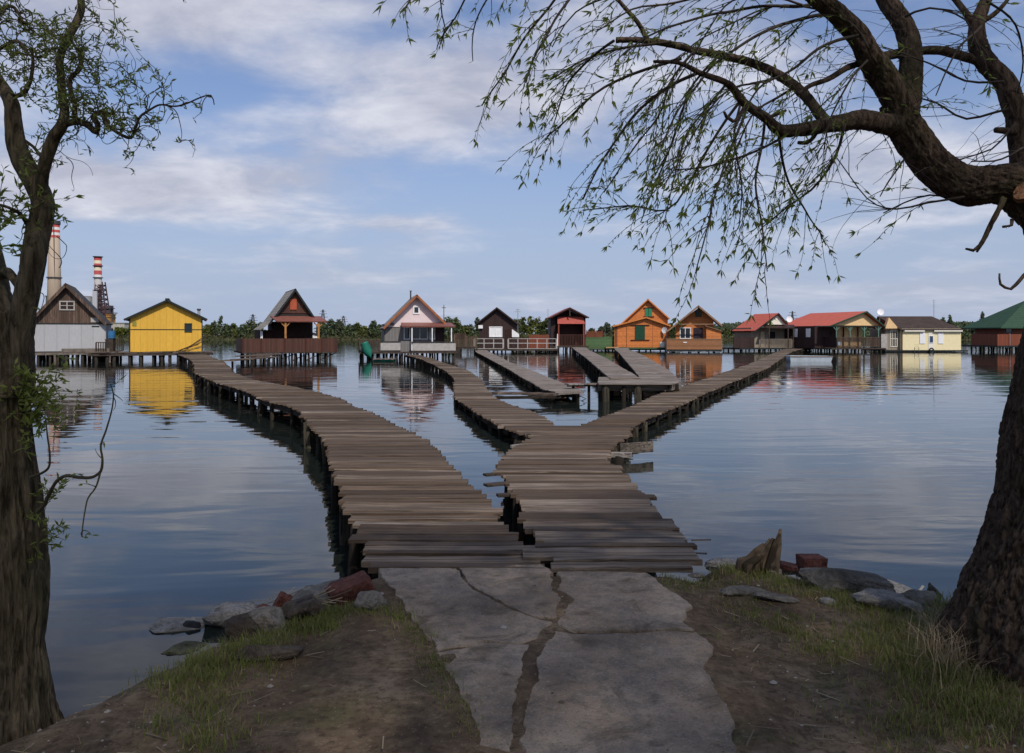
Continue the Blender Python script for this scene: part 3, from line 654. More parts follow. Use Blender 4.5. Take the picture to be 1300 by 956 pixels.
        m.add(vs, fs); m.bar(c, c + f * r * .9 - v * r * .3, .02); m.bar(c - f * .02, c - v * r * 1.0 + Vector((0, .35, -.1)), .05); return m.build('satellite_dish', M_DISH, s.o)
    def mast(s, px, y, t, b, r=.03, arms=3):
        m = MB(); x = s.X(px); m.cyl(x, y, s.Z(b), s.Z(t), r, r * .7, 6)
        for i in range(arms): z = s.Z(t) - .15 - .28 * i; m.box(x - .3 + .04 * i, x + .3 - .04 * i, y - .012, y + .012, z - .012, z + .012)
        return m.build('antenna', M_METAL, s.o)
# 1 grey cabin with old wooden gable -------------------------------------------------
h = House(87, 66, 'weathered cabin with pale grey lower wall and old brown wooden gable, leftmost on the lake', rot=23)
h.box('wall', 48, 126, 0, 6, 411, 446, M_GREYW)
h.gable('gable', [(48.5, 411), (126, 411), (84.8, 362.5)], .02, 5.98, M_OLDW)
h.box('trim', 47.5, 126.5, -.04, -.003, 410.3, 411.6, M_BLK)
h.roof((45.5, 411.5), (84.6, 360), (127.5, 411), -.45, 6.4, M_RDRK, .10, M_OLDW, .22)
h.window(77.5, 93.5, 382, 394, .02, M_PALE, M_INT, .10, 1, hbar=True)
h.box('repair_board', 110, 118.5, -.035, -.002, 403, 409, M_PALE); h.box('corner_board', 49.5, 52, -.05, -.003, 415, 447, M_WHITE)
h.box('lean_to', 38, 47.9, .8, 4.5, 424, 447, M_GREYB)
h.deck(37, 134, -1.6, 7, 447.3, 450, M_DECKG); h.box('platform_step', 82, 131, -1.3, -.2, 442.5, 446.9, M_DECKG)
h.box('small_vent', 111, 119, -.045, -.003, 413.5, 414.8, M_BLK)
h.piles(38, 134, -1.4, 4.5, 450, 11, 3, .15)
bb = House(134, 65.5, 'round blue barrel standing on the platform beside the leftmost grey cabin', 'barrel', name='barrel')
m = MB(); z0 = bb.Z(430); m.tube([(0, 1, z0), (0, 1, z0 + .03), (0, 1, z0 + .2), (0, 1, z0 + .24), (0, 1, z0 + .62), (0, 1, z0 + .65)], [.24, .27, .27, .285, .27, .2], 16)
m.build('body', plain('blue plastic', (.03, .14, .30), .4), bb.o, smooth=False); bb.box('stand', 131, 137, .8, 1.3, 430, 447.2, M_DECK)
fr = House(142, 66.5, 'dark spindly railing on the walkway between the grey cabin and the yellow cabin', 'railing', name='walkway_railing')
fr.rail(129, 152, .6, 430.5, 446.2, M_DECK, 9, .03); fr.rail(129, 141, -.9, 434, 448, M_DECK, 4, .03)
# 2 yellow cabin -----------------------------------------------------------------------
h = House(211, 67, 'bright yellow cabin with dark green roof edge and one tiny window', rot=22)
h.gable('wall', [(172.5, 447), (250, 447), (250, 403.5), (211.5, 383.5), (172.5, 404.5)], 0, 7, M_YEL)
h.roof((166, 406), (212, 380.8), (256.5, 405.2), -.35, 7.3, M_RDRK, .10, M_BLK, .16)
h.box('ridge_cap', 210, 214.4, -.38, 7.3, 378.9, 381.4, M_BLK)
h.box('trim', 172.2, 250.2, -.03, -.002, 417.9, 418.8, M_BLK); h.box('corner_trim', 171.6, 172.9, -.035, .05, 405, 447, M_BLK); h.box('corner_trim', 249.7, 250.9, -.035, .05, 405, 447, M_BLK)
h.window(230.8, 239.3, 410.2, 421.5, 0, M_GRND, M_GLASS, .05, 0); h.box('small_plaque', 175, 179.5, -.04, -.003, 408, 414, plain('olive paint', (.25, .22, .04), .7))
h.piles(134, 256, -2.0, 4.5, 450, 11, 3, .14)
h.box('platform', 132, 262, -2.2, 7.5, 448.2, 450.5, M_DECK)
for i in range(46):
    x = h.rr.uniform(136, 256); y = h.rr.uniform(-2.3, -.2); a = h.rr.gauss(0, .25); ln = h.rr.uniform(.4, 1.3); m = MB(); X0 = h.X(x); z = h.Z(448.2) + .03 + h.rr.uniform(0, .12)
    m.bar((X0 - ln * math.cos(a), y - ln * math.sin(a) * .5, z), (X0 + ln * math.cos(a), min(-.05, y + ln * math.sin(a) * .5), z + h.rr.gauss(0, .05)), h.rr.uniform(.1, .25), .04, h.rr.random()); m.build('deck_board', h.rr.choice([M_JET, M_JETD, M_JETG]), h.o)
lb = House(240, 65.8, 'heap of broken brown boards leaning on the right corner of the yellow cabin', 'board pile', name='board_pile')
for i in range(13):
    m = MB(); x = lb.rr.uniform(-.6, .5); m.bar((x - .9 - lb.rr.random() * .4, .3 + .03 * i, lb.Z(447.5)), (x + .9, .75 + .02 * i, lb.Z(447) + .45 + 1.0 * lb.rr.random() * (x + .8)), .12, .03, lb.rr.random()); m.build('board', lb.rr.choice([M_JET, M_JETD, M_OLDW]), lb.o)
# 3 A-frame -----------------------------------------------------------------------------
h = House(371, 70, 'dark brown A-frame cabin with tall pointed roof, porch and railed terrace on many stilts', rot=24)
L_, A_, Q_ = (344, 418), (374, 367.5), (395, 402)
h.gable('gable_wall', [(352, 405), (395, 405), (374, 369)], .3, 6, M_RED)
m = MB(); a = (h.X(338), 418.5)
zr = h.Z(366.5); 
h.roof((345, 411), (374.3, 366.5), (397, 404), -.15, 5.6, M_RGRY, .10, M_BLK, .14)
h.box('shutter', 369, 376.5, .22, .28, 379.5, 393, plain('orange red shutter', (.36, .075, .03), .6))
h.box('beam', 353, 394, .20, .28, 399, 401, M_BLK); h.box('beam', 357, 391, .22, .29, 396, 397.5, M_RED)
m = MB(); m.slab((h.X(351), -1.5, h.Z(408.0)), (h.X(408), -1.5, h.Z(408)), (h.X(404), .25, h.Z(401)), (h.X(346.5), .25, h.Z(401)), .09); m.build('porch_roof', M_RBR2, h.o)
h.box('wall', 353, 398, 1.6, 6, 408, 447.5, M_INT); h.box('side_wall', 336.5, 353, 1.7, 5.5, 419, 446, M_INT)
m = MB(); m.slab((h.X(335), .3, h.Z(418.5)), (h.X(346), .3, h.Z(409)), (h.X(346), 5.5, h.Z(409)), (h.X(335), 5.5, h.Z(418.5)), .1); m.build('side_roof', M_RGRY, h.o)
h.box('corner_post', 337, 339.5, .9, 1.2, 420, 447, M_WHITE)
h.post(361, -1.3, 409.2, 447, .08, M_OPOST, brace=.40); h.post(398, -1.3, 409.2, 447, .08, M_OPOST, brace=.40)
h.box('platform', 313, 416, -2.6, 6, 446, 447.8, M_DECK)
h.box('terrace_railing', 313, 415.5, -2.6, -2.52, 429.6, 446, M_RED); m = MB(); m.box(h.X(415.5) - .08, h.X(415.5), -2.5, 4.5, h.Z(446), h.Z(429.6)); m.build('terrace_railing', M_RED, h.o)
m = MB(); m.box(h.X(313), h.X(313) + .08, -2.5, 3.5, h.Z(447), h.Z(429.6)); m.build('terrace_railing', M_RED, h.o)
for px in (313.5, 333, 358, 381, 398.5, 415): h.post(px, -2.65, 429, 447.5, .05, M_REDD, 'railing_post')
h.piles(316, 414, -2.3, 4.5, 447.8, 15, 3, .11)
for i in range(5):
    m = MB(); x = h.X(345 + i * 15); m.bar((x - .8, -2.1, -.1), (x + .8, -2.1, h.Z(448)), .07, .07); m.build('cross_brace', M_PILE, h.o)
h.box('annex', 399, 411, 4.8, 7, 423.5, 429.5, M_WHITE)
m = MB(); m.slab((h.X(398), 4.6, h.Z(420)), (h.X(415), 4.6, h.Z(424.5)), (h.X(415), 7.3, h.Z(424.5)), (h.X(398), 7.3, h.Z(420)), .06); m.build('annex_roof', M_RDRK, h.o)
# 4 pink gable --------------------------------------------------------------------------
h = House(527, 72, 'cabin with pale pink gable, orange roof edge and grey boarded lower floor', rot=12)
h.gable('gable_wall', [(490, 415), (562, 409.5), (528.6, 376.5)], .05, 6, M_PINK)
h.box('wall', 489.5, 563.5, .1, 6, 411, 447, M_GREYB)
h.gable('gable_fill', [(490, 415.2), (508, 415.2), (508, 409), (496, 409)], .03, .09, M_PINK)
h.roof((487, 416.8), (528.5, 374.4), (565, 410.8), -.55, 6.4, M_RGRY, .12, M_FASC, .17)
h.window(524.4, 532.6, 388.3, 398.8, .05, M_WHITE, None, .12, 0); h.window(497, 501.4, 409.8, 413.2, .02, M_GREYB, None, .04, 0)
m = MB(); m.slab((h.X(508.5), -2.0, h.Z(414)), (h.X(573.5), -2.0, h.Z(414)), (h.X(572), .0, h.Z(409.5)), (h.X(510), .0, h.Z(409.5)), .12); m.build('porch_roof', M_RBR2, h.o)
h.window(513, 521, 415, 431, .1, M_WHITE, None, .08, 0); h.window(523, 543, 415, 431, .1, M_WHITE, None, .08, 1); h.window(545, 552, 415, 431, .1, M_WHITE, None, .08, 0)
h.box('wall_panel', 552.5, 563.5, .02, .09, 415, 447, M_DKB)
for px in (521, 545.5, 569): h.post(px, -1.85, 414.5, 447, .045, M_WHITE)
h.box('balustrade', 522, 574, -1.98, -1.92, 435, 445, M_PALE); h.box('balustrade', 483.5, 507, -1.98, -1.92, 433.5, 445.5, M_PALE); h.box('balustrade', 507.2, 521.6, -1.2, -1.14, 433, 446, M_GREYB)
for t in (433.5, 444.6): h.box('handrail', 520, 575, -2.06, -1.9, t, t + .9, M_DECK); h.box('handrail', 482.5, 507.5, -2.06, -1.9, t - .6, t + .3, M_DECK)
h.box('platform', 459, 576, -2.3, 6, 446, 448, M_DECK)
h.rail(459, 482, -2.0, 430.8, 446, plain('brown railing paint', (.07, .045, .035), .7), 11, .035); h.siderail(459.5, -2.0, 4.8, 430.8, 446, M_OLDW, 18, .05); h.siderail(482, -1.9, -.1, 430.8, 446, M_OLDW, 8, .06)
h.piles(460, 574, -2.0, 4.6, 448, 17, 3, .10)
m = MB(); m.cyl(h.X(523.5), 1.8, h.Z(385), h.Z(368.4), .07, .07, 10); m.cyl(h.X(523.5), 1.8, h.Z(368.4), h.Z(367.6), .11, .11, 10); m.build('chimney', M_DARKM, h.o)
h.box('downpipe', 488.6, 489.3, -.03, .06, 416, 447, M_DARKM)
# rowing boats
def boat(name, loc, ln, wd, dp, mat, label, rz=0, rx=0, ry=0, inner=None):
    m = MB(); n = 18; k = 9; vs = []
    for i in range(n + 1):
        t = i / n; hw = wd / 2 * (math.sin(math.pi * min(1, (t * .86 + .14))) ** .6) * (1 if t < .5 else 1); hw = wd / 2 * (1 - abs(2 * t - .85) ** 2.6 * .9 if t > .42 else (.80 + .2 * t / .42)); hw = max(.02, hw)
        dd = dp * (1 + .35 * (t - .4) ** 2 * 2); kz = .25 * dp * max(0, t - .6) ** 2 * 5
        for j in range(k + 1):
            u = -1 + 2 * j / k; c = abs(u) ** 2.2; vs.append((t * ln - ln / 2, hw * (abs(u) ** .7) * (1 if u > 0 else -1), kz + (dd - kz) * c))
    b = len(vs)
    vs += [(v[0] * .97, v[1] * .93, v[2] + .03) if (q % (k + 1)) not in (0, k) else (v[0] * .985, v[1] * .93, v[2]) for q, v in enumerate(list(vs))]
    fs = []
    for i in range(n):
        for j in range(k):
            a = i * (k + 1) + j; fs.append((a, a + 1, a + k + 2, a + k + 1)); fs.append((b + a + k + 1, b + a + k + 2, b + a + 1, b + a))
        for j in (0, k):
            a = i * (k + 1) + j; fs.append((a, a + k + 1, b + a + k + 1, b + a))
    fs.append(tuple(range(k, -1, -1))); fs.append(tuple(range(b, b + k + 1)))
    m.add(vs, fs); root = empty(name, loc, label, 'boat'); root.rotation_euler = (rx, ry, rz)
    m.build('hull', mat, root, smooth=True, recalc=True)
    for t in (.25, .55):
        mm = MB(); mm.box(-ln / 2 + ln * t - .12, -ln / 2 + ln * t + .12, -wd * .42, wd * .42, dp * .72, dp * .78); mm.build('bench', inner or M_DECKG, root)
    return root
M_TEAL = plain('teal green hull paint', (.012, .14, .095), .45, .15); g = P(470, 445, 69.2)
boat('rowing_boat', (g.x, 68.3, .85), 1.55, .85, .38, M_TEAL, 'teal green boat tipped up on end against the brown terrace railing', R(14), R(-100), R(68))
m = MB(); rt = empty('raft', P(488, 458, 66.0) * 1.0, 'small low raft of weathered boards with green edge floating below the pink gabled cabin', 'raft'); rt.location.z = .0
for i in range(9): m.box(-.82 + i * .19, -.65 + i * .19, -.7 + rnd.uniform(-.1, .1), .7, .12 + rnd.uniform(0, .05), .20, rnd.random())
m.build('deck', M_JETG, rt); m = MB(); m.tube([(-.85, -.45, .03), (.85, -.45, .03)], .10, 8); m.tube([(-.85, .45, .03), (.85, .45, .03)], .10, 8); m.build('float', M_TEAL, rt)
# brown pier box between the pink and dark cabins
h = House(590, 92, 'brown railed wooden landing on thick posts between the pink and the dark brown cabin', 'landing', name='landing')
h.box('platform', 576, 606, 0, 3, 440.5, 442.5, M_DECK); h.rail(577, 591, 0, 423.5, 440.5, M_OLDW, 10, .07); h.rail(591, 605, .4, 427.5, 440.5, M_OLDW, 18, .075); h.box('side_panel', 577.5, 590.5, .12, .2, 423.8, 431, M_OLDW)
h.piles(577.5, 584, .1, 1.2, 442.5, 3, 2, .22); h.piles(592, 606, .1, 2.5, 442.5, 4, 2, .06)
# 5 dark brown cabin
h = House(631, 98, 'dark brown gabled cabin with one white shuttered window and pale railed terrace', rot=-2)
h.gable('wall', [(608, 445), (655, 445), (655, 409.5), (631, 392), (608, 409.8)], 0, 6, M_DKB)
h.roof((603.5, 412), (631, 390.4), (659, 412), -.5, 6.3, M_RDRK, .10, M_DKB, .14)
h.window(621, 637.8, 414.6, 427.9, 0, M_WHITE, M_WHITE, .1, 1); h.box('lamp_box', 607.5, 613, -.3, -.01, 412.8, 417, M_WHITE); h.box('door', 641, 649, -.05, -.004, 418, 442, M_INT)
h.box('platform', 604, 707, -2.2, 6, 442.5, 444.8, M_DECK)
h.rail(604, 640, -2.1, 429.5, 442.5, M_PALE, 3, .05); h.rail(646, 706, -2.1, 429.5, 442.5, M_PALE, 5, .05); h.box('handrail', 604, 640, -2.13, -2.05, 435, 436, M_PALE); h.box('handrail', 646, 706, -2.13, -2.05, 435, 436, M_PALE)
h.box('fence_panel', 671, 697, 2.5, 2.6, 425, 442.4, M_RUST); h.box('fence_panel', 655.5, 671, 2.5, 2.6, 429, 442.4, M_RED); 
h.gable('tent_gable', [(650, 428), (659, 428), (659, 424), (650, 418)], -.25, -.02, M_WHITE)
h.piles(606, 706, -1.9, 4.5, 444.8, 13, 3, .12)
mp = House(657.5, 106, 'thin pale antenna mast behind the dark brown cabin', 'antenna mast', name='antenna_mast')
m = MB(); m.cyl(0, 0, 0, mp.Z(392), .06, .04, 6); m.box(-.3, .3, -.03, .03, mp.Z(393.5), mp.Z(393)); m.box(-.45, .45, -.03, .03, mp.Z(396), mp.Z(395.5)); m.build('mast', M_METAL, mp.o)
# 6 red-brown hut
h = House(722, 104, 'small red-brown hut with sloping red awning and slatted porch railing', rot=3)
h.roof((696.5, 403.5), (722, 390.8), (746.5, 403.3), -1.2, 4.5, M_RSAL, .09, M_REDD, .16)
h.box('wall', 699.5, 743.5, 1.6, 4.3, 402, 440, M_REDD); h.gable('gable_wall', [(704, 402), (740, 402), (722, 393)], 1.2, 1.6, M_DKB)
h.box('side_wall', 699.5, 705, .0, 1.59, 403, 440, M_DKB); h.box('side_wall', 741, 743.5, 0, 1.59, 402, 440, M_DKB)
m = MB(); m.slab((h.X(706.5), -1.25, h.Z(411.2)), (h.X(741), -1.25, h.Z(411.2)), (h.X(740), -.2, h.Z(402.3)), (h.X(707.5), -.2, h.Z(402.3)), .06); m.build('awning', M_RSAL, h.o)
for px in (708, 739.5): h.post(px, -1.1, 411.5, 440, .08, plain('red paint post', (.20, .05, .03), .6))
h.box('king_post', 721.4, 722.8, -1.15, -1.05, 393, 402, M_DECK)
h.rail(709, 739, -1.1, 424.8, 439, M_RED, 15, .035); h.siderail(706.5, -1.0, 0, 424.8, 439, M_RED, 6, .04); h.box('white_post', 706, 707, -1.25, -1.17, 424, 439, M_WHITE)
h.box('platform', 696, 746, -1.4, 4.5, 439, 441, M_DECK); h.piles(698, 745, -1.2, 4, 441, 8, 3, .10); h.mast(697.5, 2, 391.5, 404, .03, 2)
# 7 green fenced landing
h = House(762, 106, 'landing closed off by green panels with a red-brown slatted screen on top', 'landing', name='landing')
h.box('platform', 743, 782, 0, 5, 442.4, 444, M_DECK); h.box('green_panel', 743.5, 768, -.05, .03, 428.2, 443, M_GRNW); h.box('green_panel', 768.4, 781.5, .3, .38, 427.5, 442.4, M_GRNW)
m = MB()
for i in range(5): z = h.Z(428) + .02 + i * .155; m.box(h.X(744), h.X(765.5), .06, .1, z, z + .12, rnd.random())
for px in (744.5, 755, 765): m.box(h.X(px) - .04, h.X(px) + .04, .1, .16, h.Z(442), h.Z(418.7))
m.build('slatted_screen', M_RUST, h.o); h.post(768.2, .1, 426.5, 443, .05, M_GRN, 'fence_post'); h.piles(744, 782, .2, 4, 444, 5, 2, .12)
h.box('step', 768, 784, -1.2, 0, 440.5, 441.6, plain('bright planks', (.45, .27, .12), .7))
# 8 orange cabin
h = House(820, 105, 'bright orange timber cabin with green shutters and a low front annex', rot=-9)
h.gable('wall', [(793, 441), (847.5, 441), (847.5, 402.5), (822.7, 381), (793, 407.5)], 1.6, 7.5, M_ORG)
h.roof((788.5, 411), (822.7, 379), (850, 404.5), 1.1, 7.8, M_RBR2, .09, M_FASO, .14)
h.gable('annex_wall', [(781, 441), (848.6, 441), (848.6, 413), (820.5, 404.5), (781, 413.5)], 0, 1.59, M_ORG)
rf = h.roof((778.5, 414), (820.5, 402.6), (850.5, 413.4), -.4, 1.58, M_RBR2, .08, M_FASO, .16)
h.box('shutter', 819, 827.8, 1.50, 1.57, 390.6, 401.2, M_GRN); h.box('shutter', 806.5, 818.8, -.07, -.01, 413.2, 431.2, M_GRND)
h.box('shutter_gap', 823.2, 823.6, 1.46, 1.50, 391, 401, M_GRND)
for x0, x1, y, t in ((817, 830.5, 1.45, 390.0), (817, 830.5, 1.45, 401.2), (801, 824.5, -.12, 412.4), (801, 824.5, -.12, 431.3)): h.box('sill', x0, x1, y, y + .1, t, t + .8, M_REDD)
h.window(784, 796.3, 413.8, 441, 0, plain('door edge', (.2, .07, .02), .6), M_ORG, .06, 0, 'door'); h.box('trim', 828, 828.5, -.02, -.003, 408, 441, M_FASC)
h.box('drainpipe', 782.5, 783.3, -.12, -.05, 413, 441, M_DARKM); h.dish(842.8, 419.3, -.45, .42, (-.75, -1, .1))
h.box('platform', 779, 850, -.5, 7.5, 441.2, 442.8, M_GRNW); h.box('platform_beam', 779, 850, -.3, 7.3, 442.8, 444.5, M_BLK); h.piles(780, 850, -.2, 5, 444.5, 8, 2, .12)
wb = House(841, 103.6, 'white boxy gas tank on the platform at the right corner of the orange cabin', 'tank', name='tank')
m = MB(); m.tube([(0, 0, wb.Z(441.2)), (0, 0, wb.Z(441) + .05), (0, 0, wb.Z(436)), (0, 0, wb.Z(434.6)), (0, 0, wb.Z(434))], [.33, .37, .37, .33, .18], 18); m.build('body', M_CREAMW, wb.o, smooth=False); m = MB(); m.cyl(0, 0, wb.Z(434.1), wb.Z(433), .09, .09, 10); m.build('cap', M_DARKM, wb.o)
# 9 orange-brown cabin
h = House(884, 99, 'orange-brown timber cabin with overhanging roof, white window and boarded terrace on white floats', rot=-12)
h.gable('wall', [(859, 431), (905, 431), (905, 406), (886.5, 391), (866, 406), (859, 411)], .9, 6, M_ORG2)
h.roof((848.5, 420), (886.5, 388), (915.5, 413.5), -.5, 6.3, M_RBR2, .10, M_FASB, .18)
h.window(863.8, 877.6, 415.6, 430.4, .9, M_WHITE, None, .11, 1)
h.box('shutter', 881, 892, .8, .88, 416, 430, M_PURP); h.box('shutter_edge', 886.2, 886.7, .76, .8, 416, 430, M_BLK); h.gable('attic_window', [(883, 402), (890.5, 402), (890.5, 396), (886.7, 392), (883, 396)], .8, .88, M_GLASS)
h.box('tie_beam', 862, 909, -.3, -.18, 411, 412.2, M_FASB)
h.gable('annex_wall', [(896, 443), (914, 443), (914, 419.5), (896, 414.5)], 0, .88, M_ORG2); m = MB(); m.slab((h.X(895), -.25, h.Z(413.2)), (h.X(915.5), -.25, h.Z(420)), (h.X(915.5), .9, h.Z(420)), (h.X(895), .9, h.Z(413.2)), .08); m.build('annex_roof', M_FASB, h.o)
h.box('terrace_boards', 848, 914.5, -1.1, -1.0, 431, 443.6, M_BRB); h.box('terrace_boards', 912.5, 914.5, -.99, 3, 431, 443.6, M_BRB); h.box('handrail', 847.5, 915, -1.15, -.95, 430, 431, M_FASB)
h.box('platform', 848, 915, -1.1, 6, 443.6, 444.8, M_BLK); h.box('name_plaque', 868, 872.5, -1.14, -1.10, 434, 435.2, M_WHITE)
M_FLT = plain('grimy white float', (.50, .48, .44), .6, .25)
m = MB(); m.box(h.X(848), h.X(914), -.9, -.7, h.Z(446.2), h.Z(444.9)); m.build('float_beam', M_FLT, h.o)
m = MB(); m.box(h.X(862), h.X(914), -.9, -.7, h.Z(449.0) , h.Z(448.0)); m.build('float_beam', M_FLT, h.o)
for px in (849, 864.5, 880, 888, 896, 912): h.box('float_post', px, px + 2, -.95, -.6, 444.9, 452, M_FLT)
h.piles(849, 914, 1, 4.5, 444.8, 6, 2, .14)
h.box('mooring_post', 847, 847.8, -1.3, -1.2, 419, 450, M_DARKM)
# 10 small red-roofed cabin
h = House(987, 104, 'small cabin with red roof, cream gable and beige porch behind a slatted railing', rot=16)
h.gable('gable_wall', [(975.5, 412), (1001, 412), (988.8, 399.5)], .4, 5.5, M_CREAMW)
h.roof((956, 420), (988.8, 397.6), (1002, 411.5), 0, 5.6, M_RRED, .09, M_BLK, .12)
h.box('wall', 959, 1006, 1.4, 5.5, 416, 441.5, M_BEIGE); m = MB(); m.slab((h.X(967), -.6, h.Z(416)), (h.X(1022), -.6, h.Z(416)), (h.X(1020), 1.0, h.Z(412)), (h.X(972), 1.0, h.Z(412)), .12); m.build('porch_roof', M_DKB, h.o)
h.window(984.5, 992.3, 421, 430, 1.4, M_INT, None, .08, 0); h.box('door', 971.5, 977, 1.32, 1.38, 421, 441, plain('beige door', (.5, .4, .26), .6))
h.rail(959, 1004, -.5, 430.2, 441.5, plain('grey wooden railing', (.17, .14, .11), .8), 26, .05); h.rail(1005, 1021, -.2, 426, 441.5, M_DKB, 12, .09)
for px in (972, 998.5, 1006, 1018): h.post(px, -.5, 416, 441.5, .07, M_DECK)
h.box('back_wall', 1006, 1021, 2.5, 2.6, 414, 441.5, M_DKB)
h.box('fence', 930, 958.5, .6, .7, 428, 443, M_DKB); h.box('platform', 930, 1023, -.8, 5.5, 441.5, 443.2, M_BLK); h.piles(930, 1022, -.6, 4, 443.2, 12, 2, .13)
m = MB(); m.box(-.3, .3, -1.2, -.95, h.Z(434), h.Z(431)); 
# 11 large red roof with peach gable
h = House(1090, 100, 'wide cabin with big red roof, peach gable and open porch with green posts', rot=19)
h.gable('gable_wall', [(1052, 413.2), (1128, 413.2), (1102.5, 397.3)], .6, 9, M_PEACH)
rf = h.roof((1048, 413.8), (1102.5, 395.1), (1132, 415.3), 0, 10.5, M_RRED, .10, M_GRND, .15)
h.box('eave_beam', 1027, 1126, .05, .2, 413.8, 415, M_BLK)
h.box('wall', 1079, 1116, 2.6, 9, 414, 442, M_PEACH); h.box('side_wall', 1044, 1078.8, 2.3, 9, 414, 442, M_DKB)
for px in (1058, 1077.5, 1099, 1120.5): h.post(px, .1, 415, 442, .075, M_TRIMG, brace=.45)
for px in (1088, 1110): h.post(px, 2.4, 415, 442, .06, M_DKB)
h.box('door', 1068, 1074, 2.2, 2.28, 420, 442, M_INT)
h.rail(1058, 1121, -.1, 428, 440, M_OLDW, 40, .035); h.siderail(1057.3, 0, 8, 427.5, 441, M_DKB, 34, .09)
h.box('platform', 1047, 1128, -.4, 9.5, 441.8, 443.3, M_DECK); h.piles(1048, 1127, -.2, 6, 443.3, 12, 3, .12)
h.box('meter_box', 1058.5, 1062, -.12, -.02, 434, 438, plain('pale blue box', (.30, .45, .6), .5))
for y in (.9, 3.4): 
    m = MB(); m.box(h.X(1044) - .05, h.X(1044) - .01, 2.2 + y, 3.0 + y, h.Z(428), h.Z(417)); m.build('window', M_WHITE, h.o)
h.dish(1047, 404.5, 7.6, .40, (-.5, -1, .3)); 
# 12 cream cabin
h = House(1180, 101, 'cream cabin with dark brown hipped roof, white shutters and a tyre at the waterline', rot=0)
h.box('wall', 1145, 1220, 0, 5.5, 417, 445, M_CREAM); h.box('annex_wall', 1127, 1144.8, .6, 5, 417, 445, M_BEIGE)
m = MB(); x0, x1, xa, xb = h.X(1143), h.X(1222.5), h.X(1128), h.X(1199); ze, zr = h.Z(419), h.Z(400.8); y0, y1, ym = -.35, 6, 3.1
m.add([(x0, y0, ze), (x1, y0, ze), (x1, y1, ze), (x0 - .8, y1, ze), (xa, ym, zr), (xb, ym, zr + .0)], [(0, 1, 5, 4), (1, 2, 5), (2, 3, 4, 5), (3, 2, 1, 0), (3, 0, 4)]); m.build('roof', M_RBRN, h.o)
h.gable('side_gable', [(1125, 418.5), (1143.5, 418.5), (1130, 403)], .3, .9, M_PEACH); m = MB(); m.slab((h.X(1124.5), .1, h.Z(417)), (h.X(1144), .1, h.Z(417)), (h.X(1144), 3, h.Z(415)), (h.X(1124.5), 3, h.Z(415)), .1); m.build('annex_roof', M_OLDW, h.o)
h.box('eave_board', 1147, 1172.5, -.32, -.25, 419.2, 421, M_CREAMW); h.box('eave_board', 1184.5, 1220.5, -.32, -.25, 419.2, 421, M_CREAMW)
h.box('shutter', 1167.5, 1174, -.07, -.01, 422.4, 436.3, M_WHITE); h.box('shutter', 1190.7, 1197.4, -.07, -.01, 422.4, 436.3, M_WHITE); h.box('door_surround', 1178.3, 1186, -.05, -.01, 422.5, 444, M_CREAMW)
h.window(1179.3, 1184.5, 426.3, 435.3, -.04, M_WHITE, plain('blue door pane', (.03, .06, .13), .3), .05, 0)
h.box('drainpipe', 1144.6, 1145.6, -.08, -.01, 419, 445, M_RED); h.box('door', 1121, 1128.6, .5, .58, 424, 443, M_PALE); h.window(1133, 1142, 419.5, 440.5, .6, M_CREAMW, M_INT, .09, 2, hbar=True)
h.box('platform', 1119, 1223.5, -1.0, 5.5, 444.4, 446.2, M_BLK); h.piles(1121, 1222, -.8, 4, 446.2, 12, 2, .13); h.dish(1122.5, 396, 1.0, .42, (-.2, -1, .3)); h.mast(1122.8, 1.3, 401, 418, .04, 0)
h.mast(1201.5, 3.0, 379, 402, .035, 4)
ty = House(1182.5, 99.8, 'black tyre hanging at the waterline below the cream cabin', 'tyre', name='tyre'); m = MB(); q = [(0.26 * math.cos(a), 0, ty.Z(444.8) + .26 * math.sin(a)) for a in [2 * math.pi * i / 20 for i in range(21)]]; m.tube(q, .09, 8); tag(m.build('tread', M_BLK, ty.o, smooth=True))
ld = House(1165, 99.8, 'short metal ladder going down into the water beside the tyre at the cream cabin', 'ladder', name='ladder'); m = MB()
for px in (1161, 1166.5): m.cyl(ld.X(px), 0, -.4, ld.Z(441), .03, .03, 6)
for i in range(5): m.box(ld.X(1161), ld.X(1166.5), -.02, .02, -.1 + i * .25, -.07 + i * .25)
m.build('frame', M_DARKM, ld.o)
# 13 green roof cabin at the right edge
h = House(1300, 105, 'rust-red cabin with dark green roof at the right edge behind the willow trunk', rot=8)
h.box('wall', 1277, 1350, .6, 6, 416, 440, M_RUST); m = MB(); x0, x1 = h.X(1264), h.X(1400); ze, zr = h.Z(415.8), h.Z(379); y0, y1 = -.5, 7
m.add([(x0, y0, ze), (x1, y0, ze), (x1, y1, ze), (x0, y1, ze), (h.X(1330), 3.2, zr), (h.X(1342), 3.2, zr), (x0, y0, ze - .12), (x1, y0, ze - .12), (x1, y1, ze - .12), (x0, y1, ze - .12)], [(0, 1, 5, 4), (1, 2, 5), (2, 3, 4, 5), (3, 0, 4), (6, 7, 1, 0), (9, 6, 0, 3), (9, 8, 7, 6)]); m.build('roof', M_RGRN, h.o)
h.window(1279, 1288, 417, 422.8, .6, M_INT, None, .05, 0); h.box('fence_panel', 1257, 1345, -.8, -.72, 424.3, 438.5, M_RUST); h.box('fence_panel', 1257, 1258.2, -.7, 4, 424.3, 438.5, M_RUST); h.post(1273, -.9, 423.5, 441, .04, M_METAL, 'fence_post')
h.box('platform', 1255, 1345, -1, 6, 438.5, 440.5, M_BLK); h.piles(1257, 1340, -.8, 4.5, 440.5, 13, 3, .12)
M_BOAT = plain('pale grey boat paint', (.40, .45, .50), .6, .12)
g = G(1027, 459, 0)
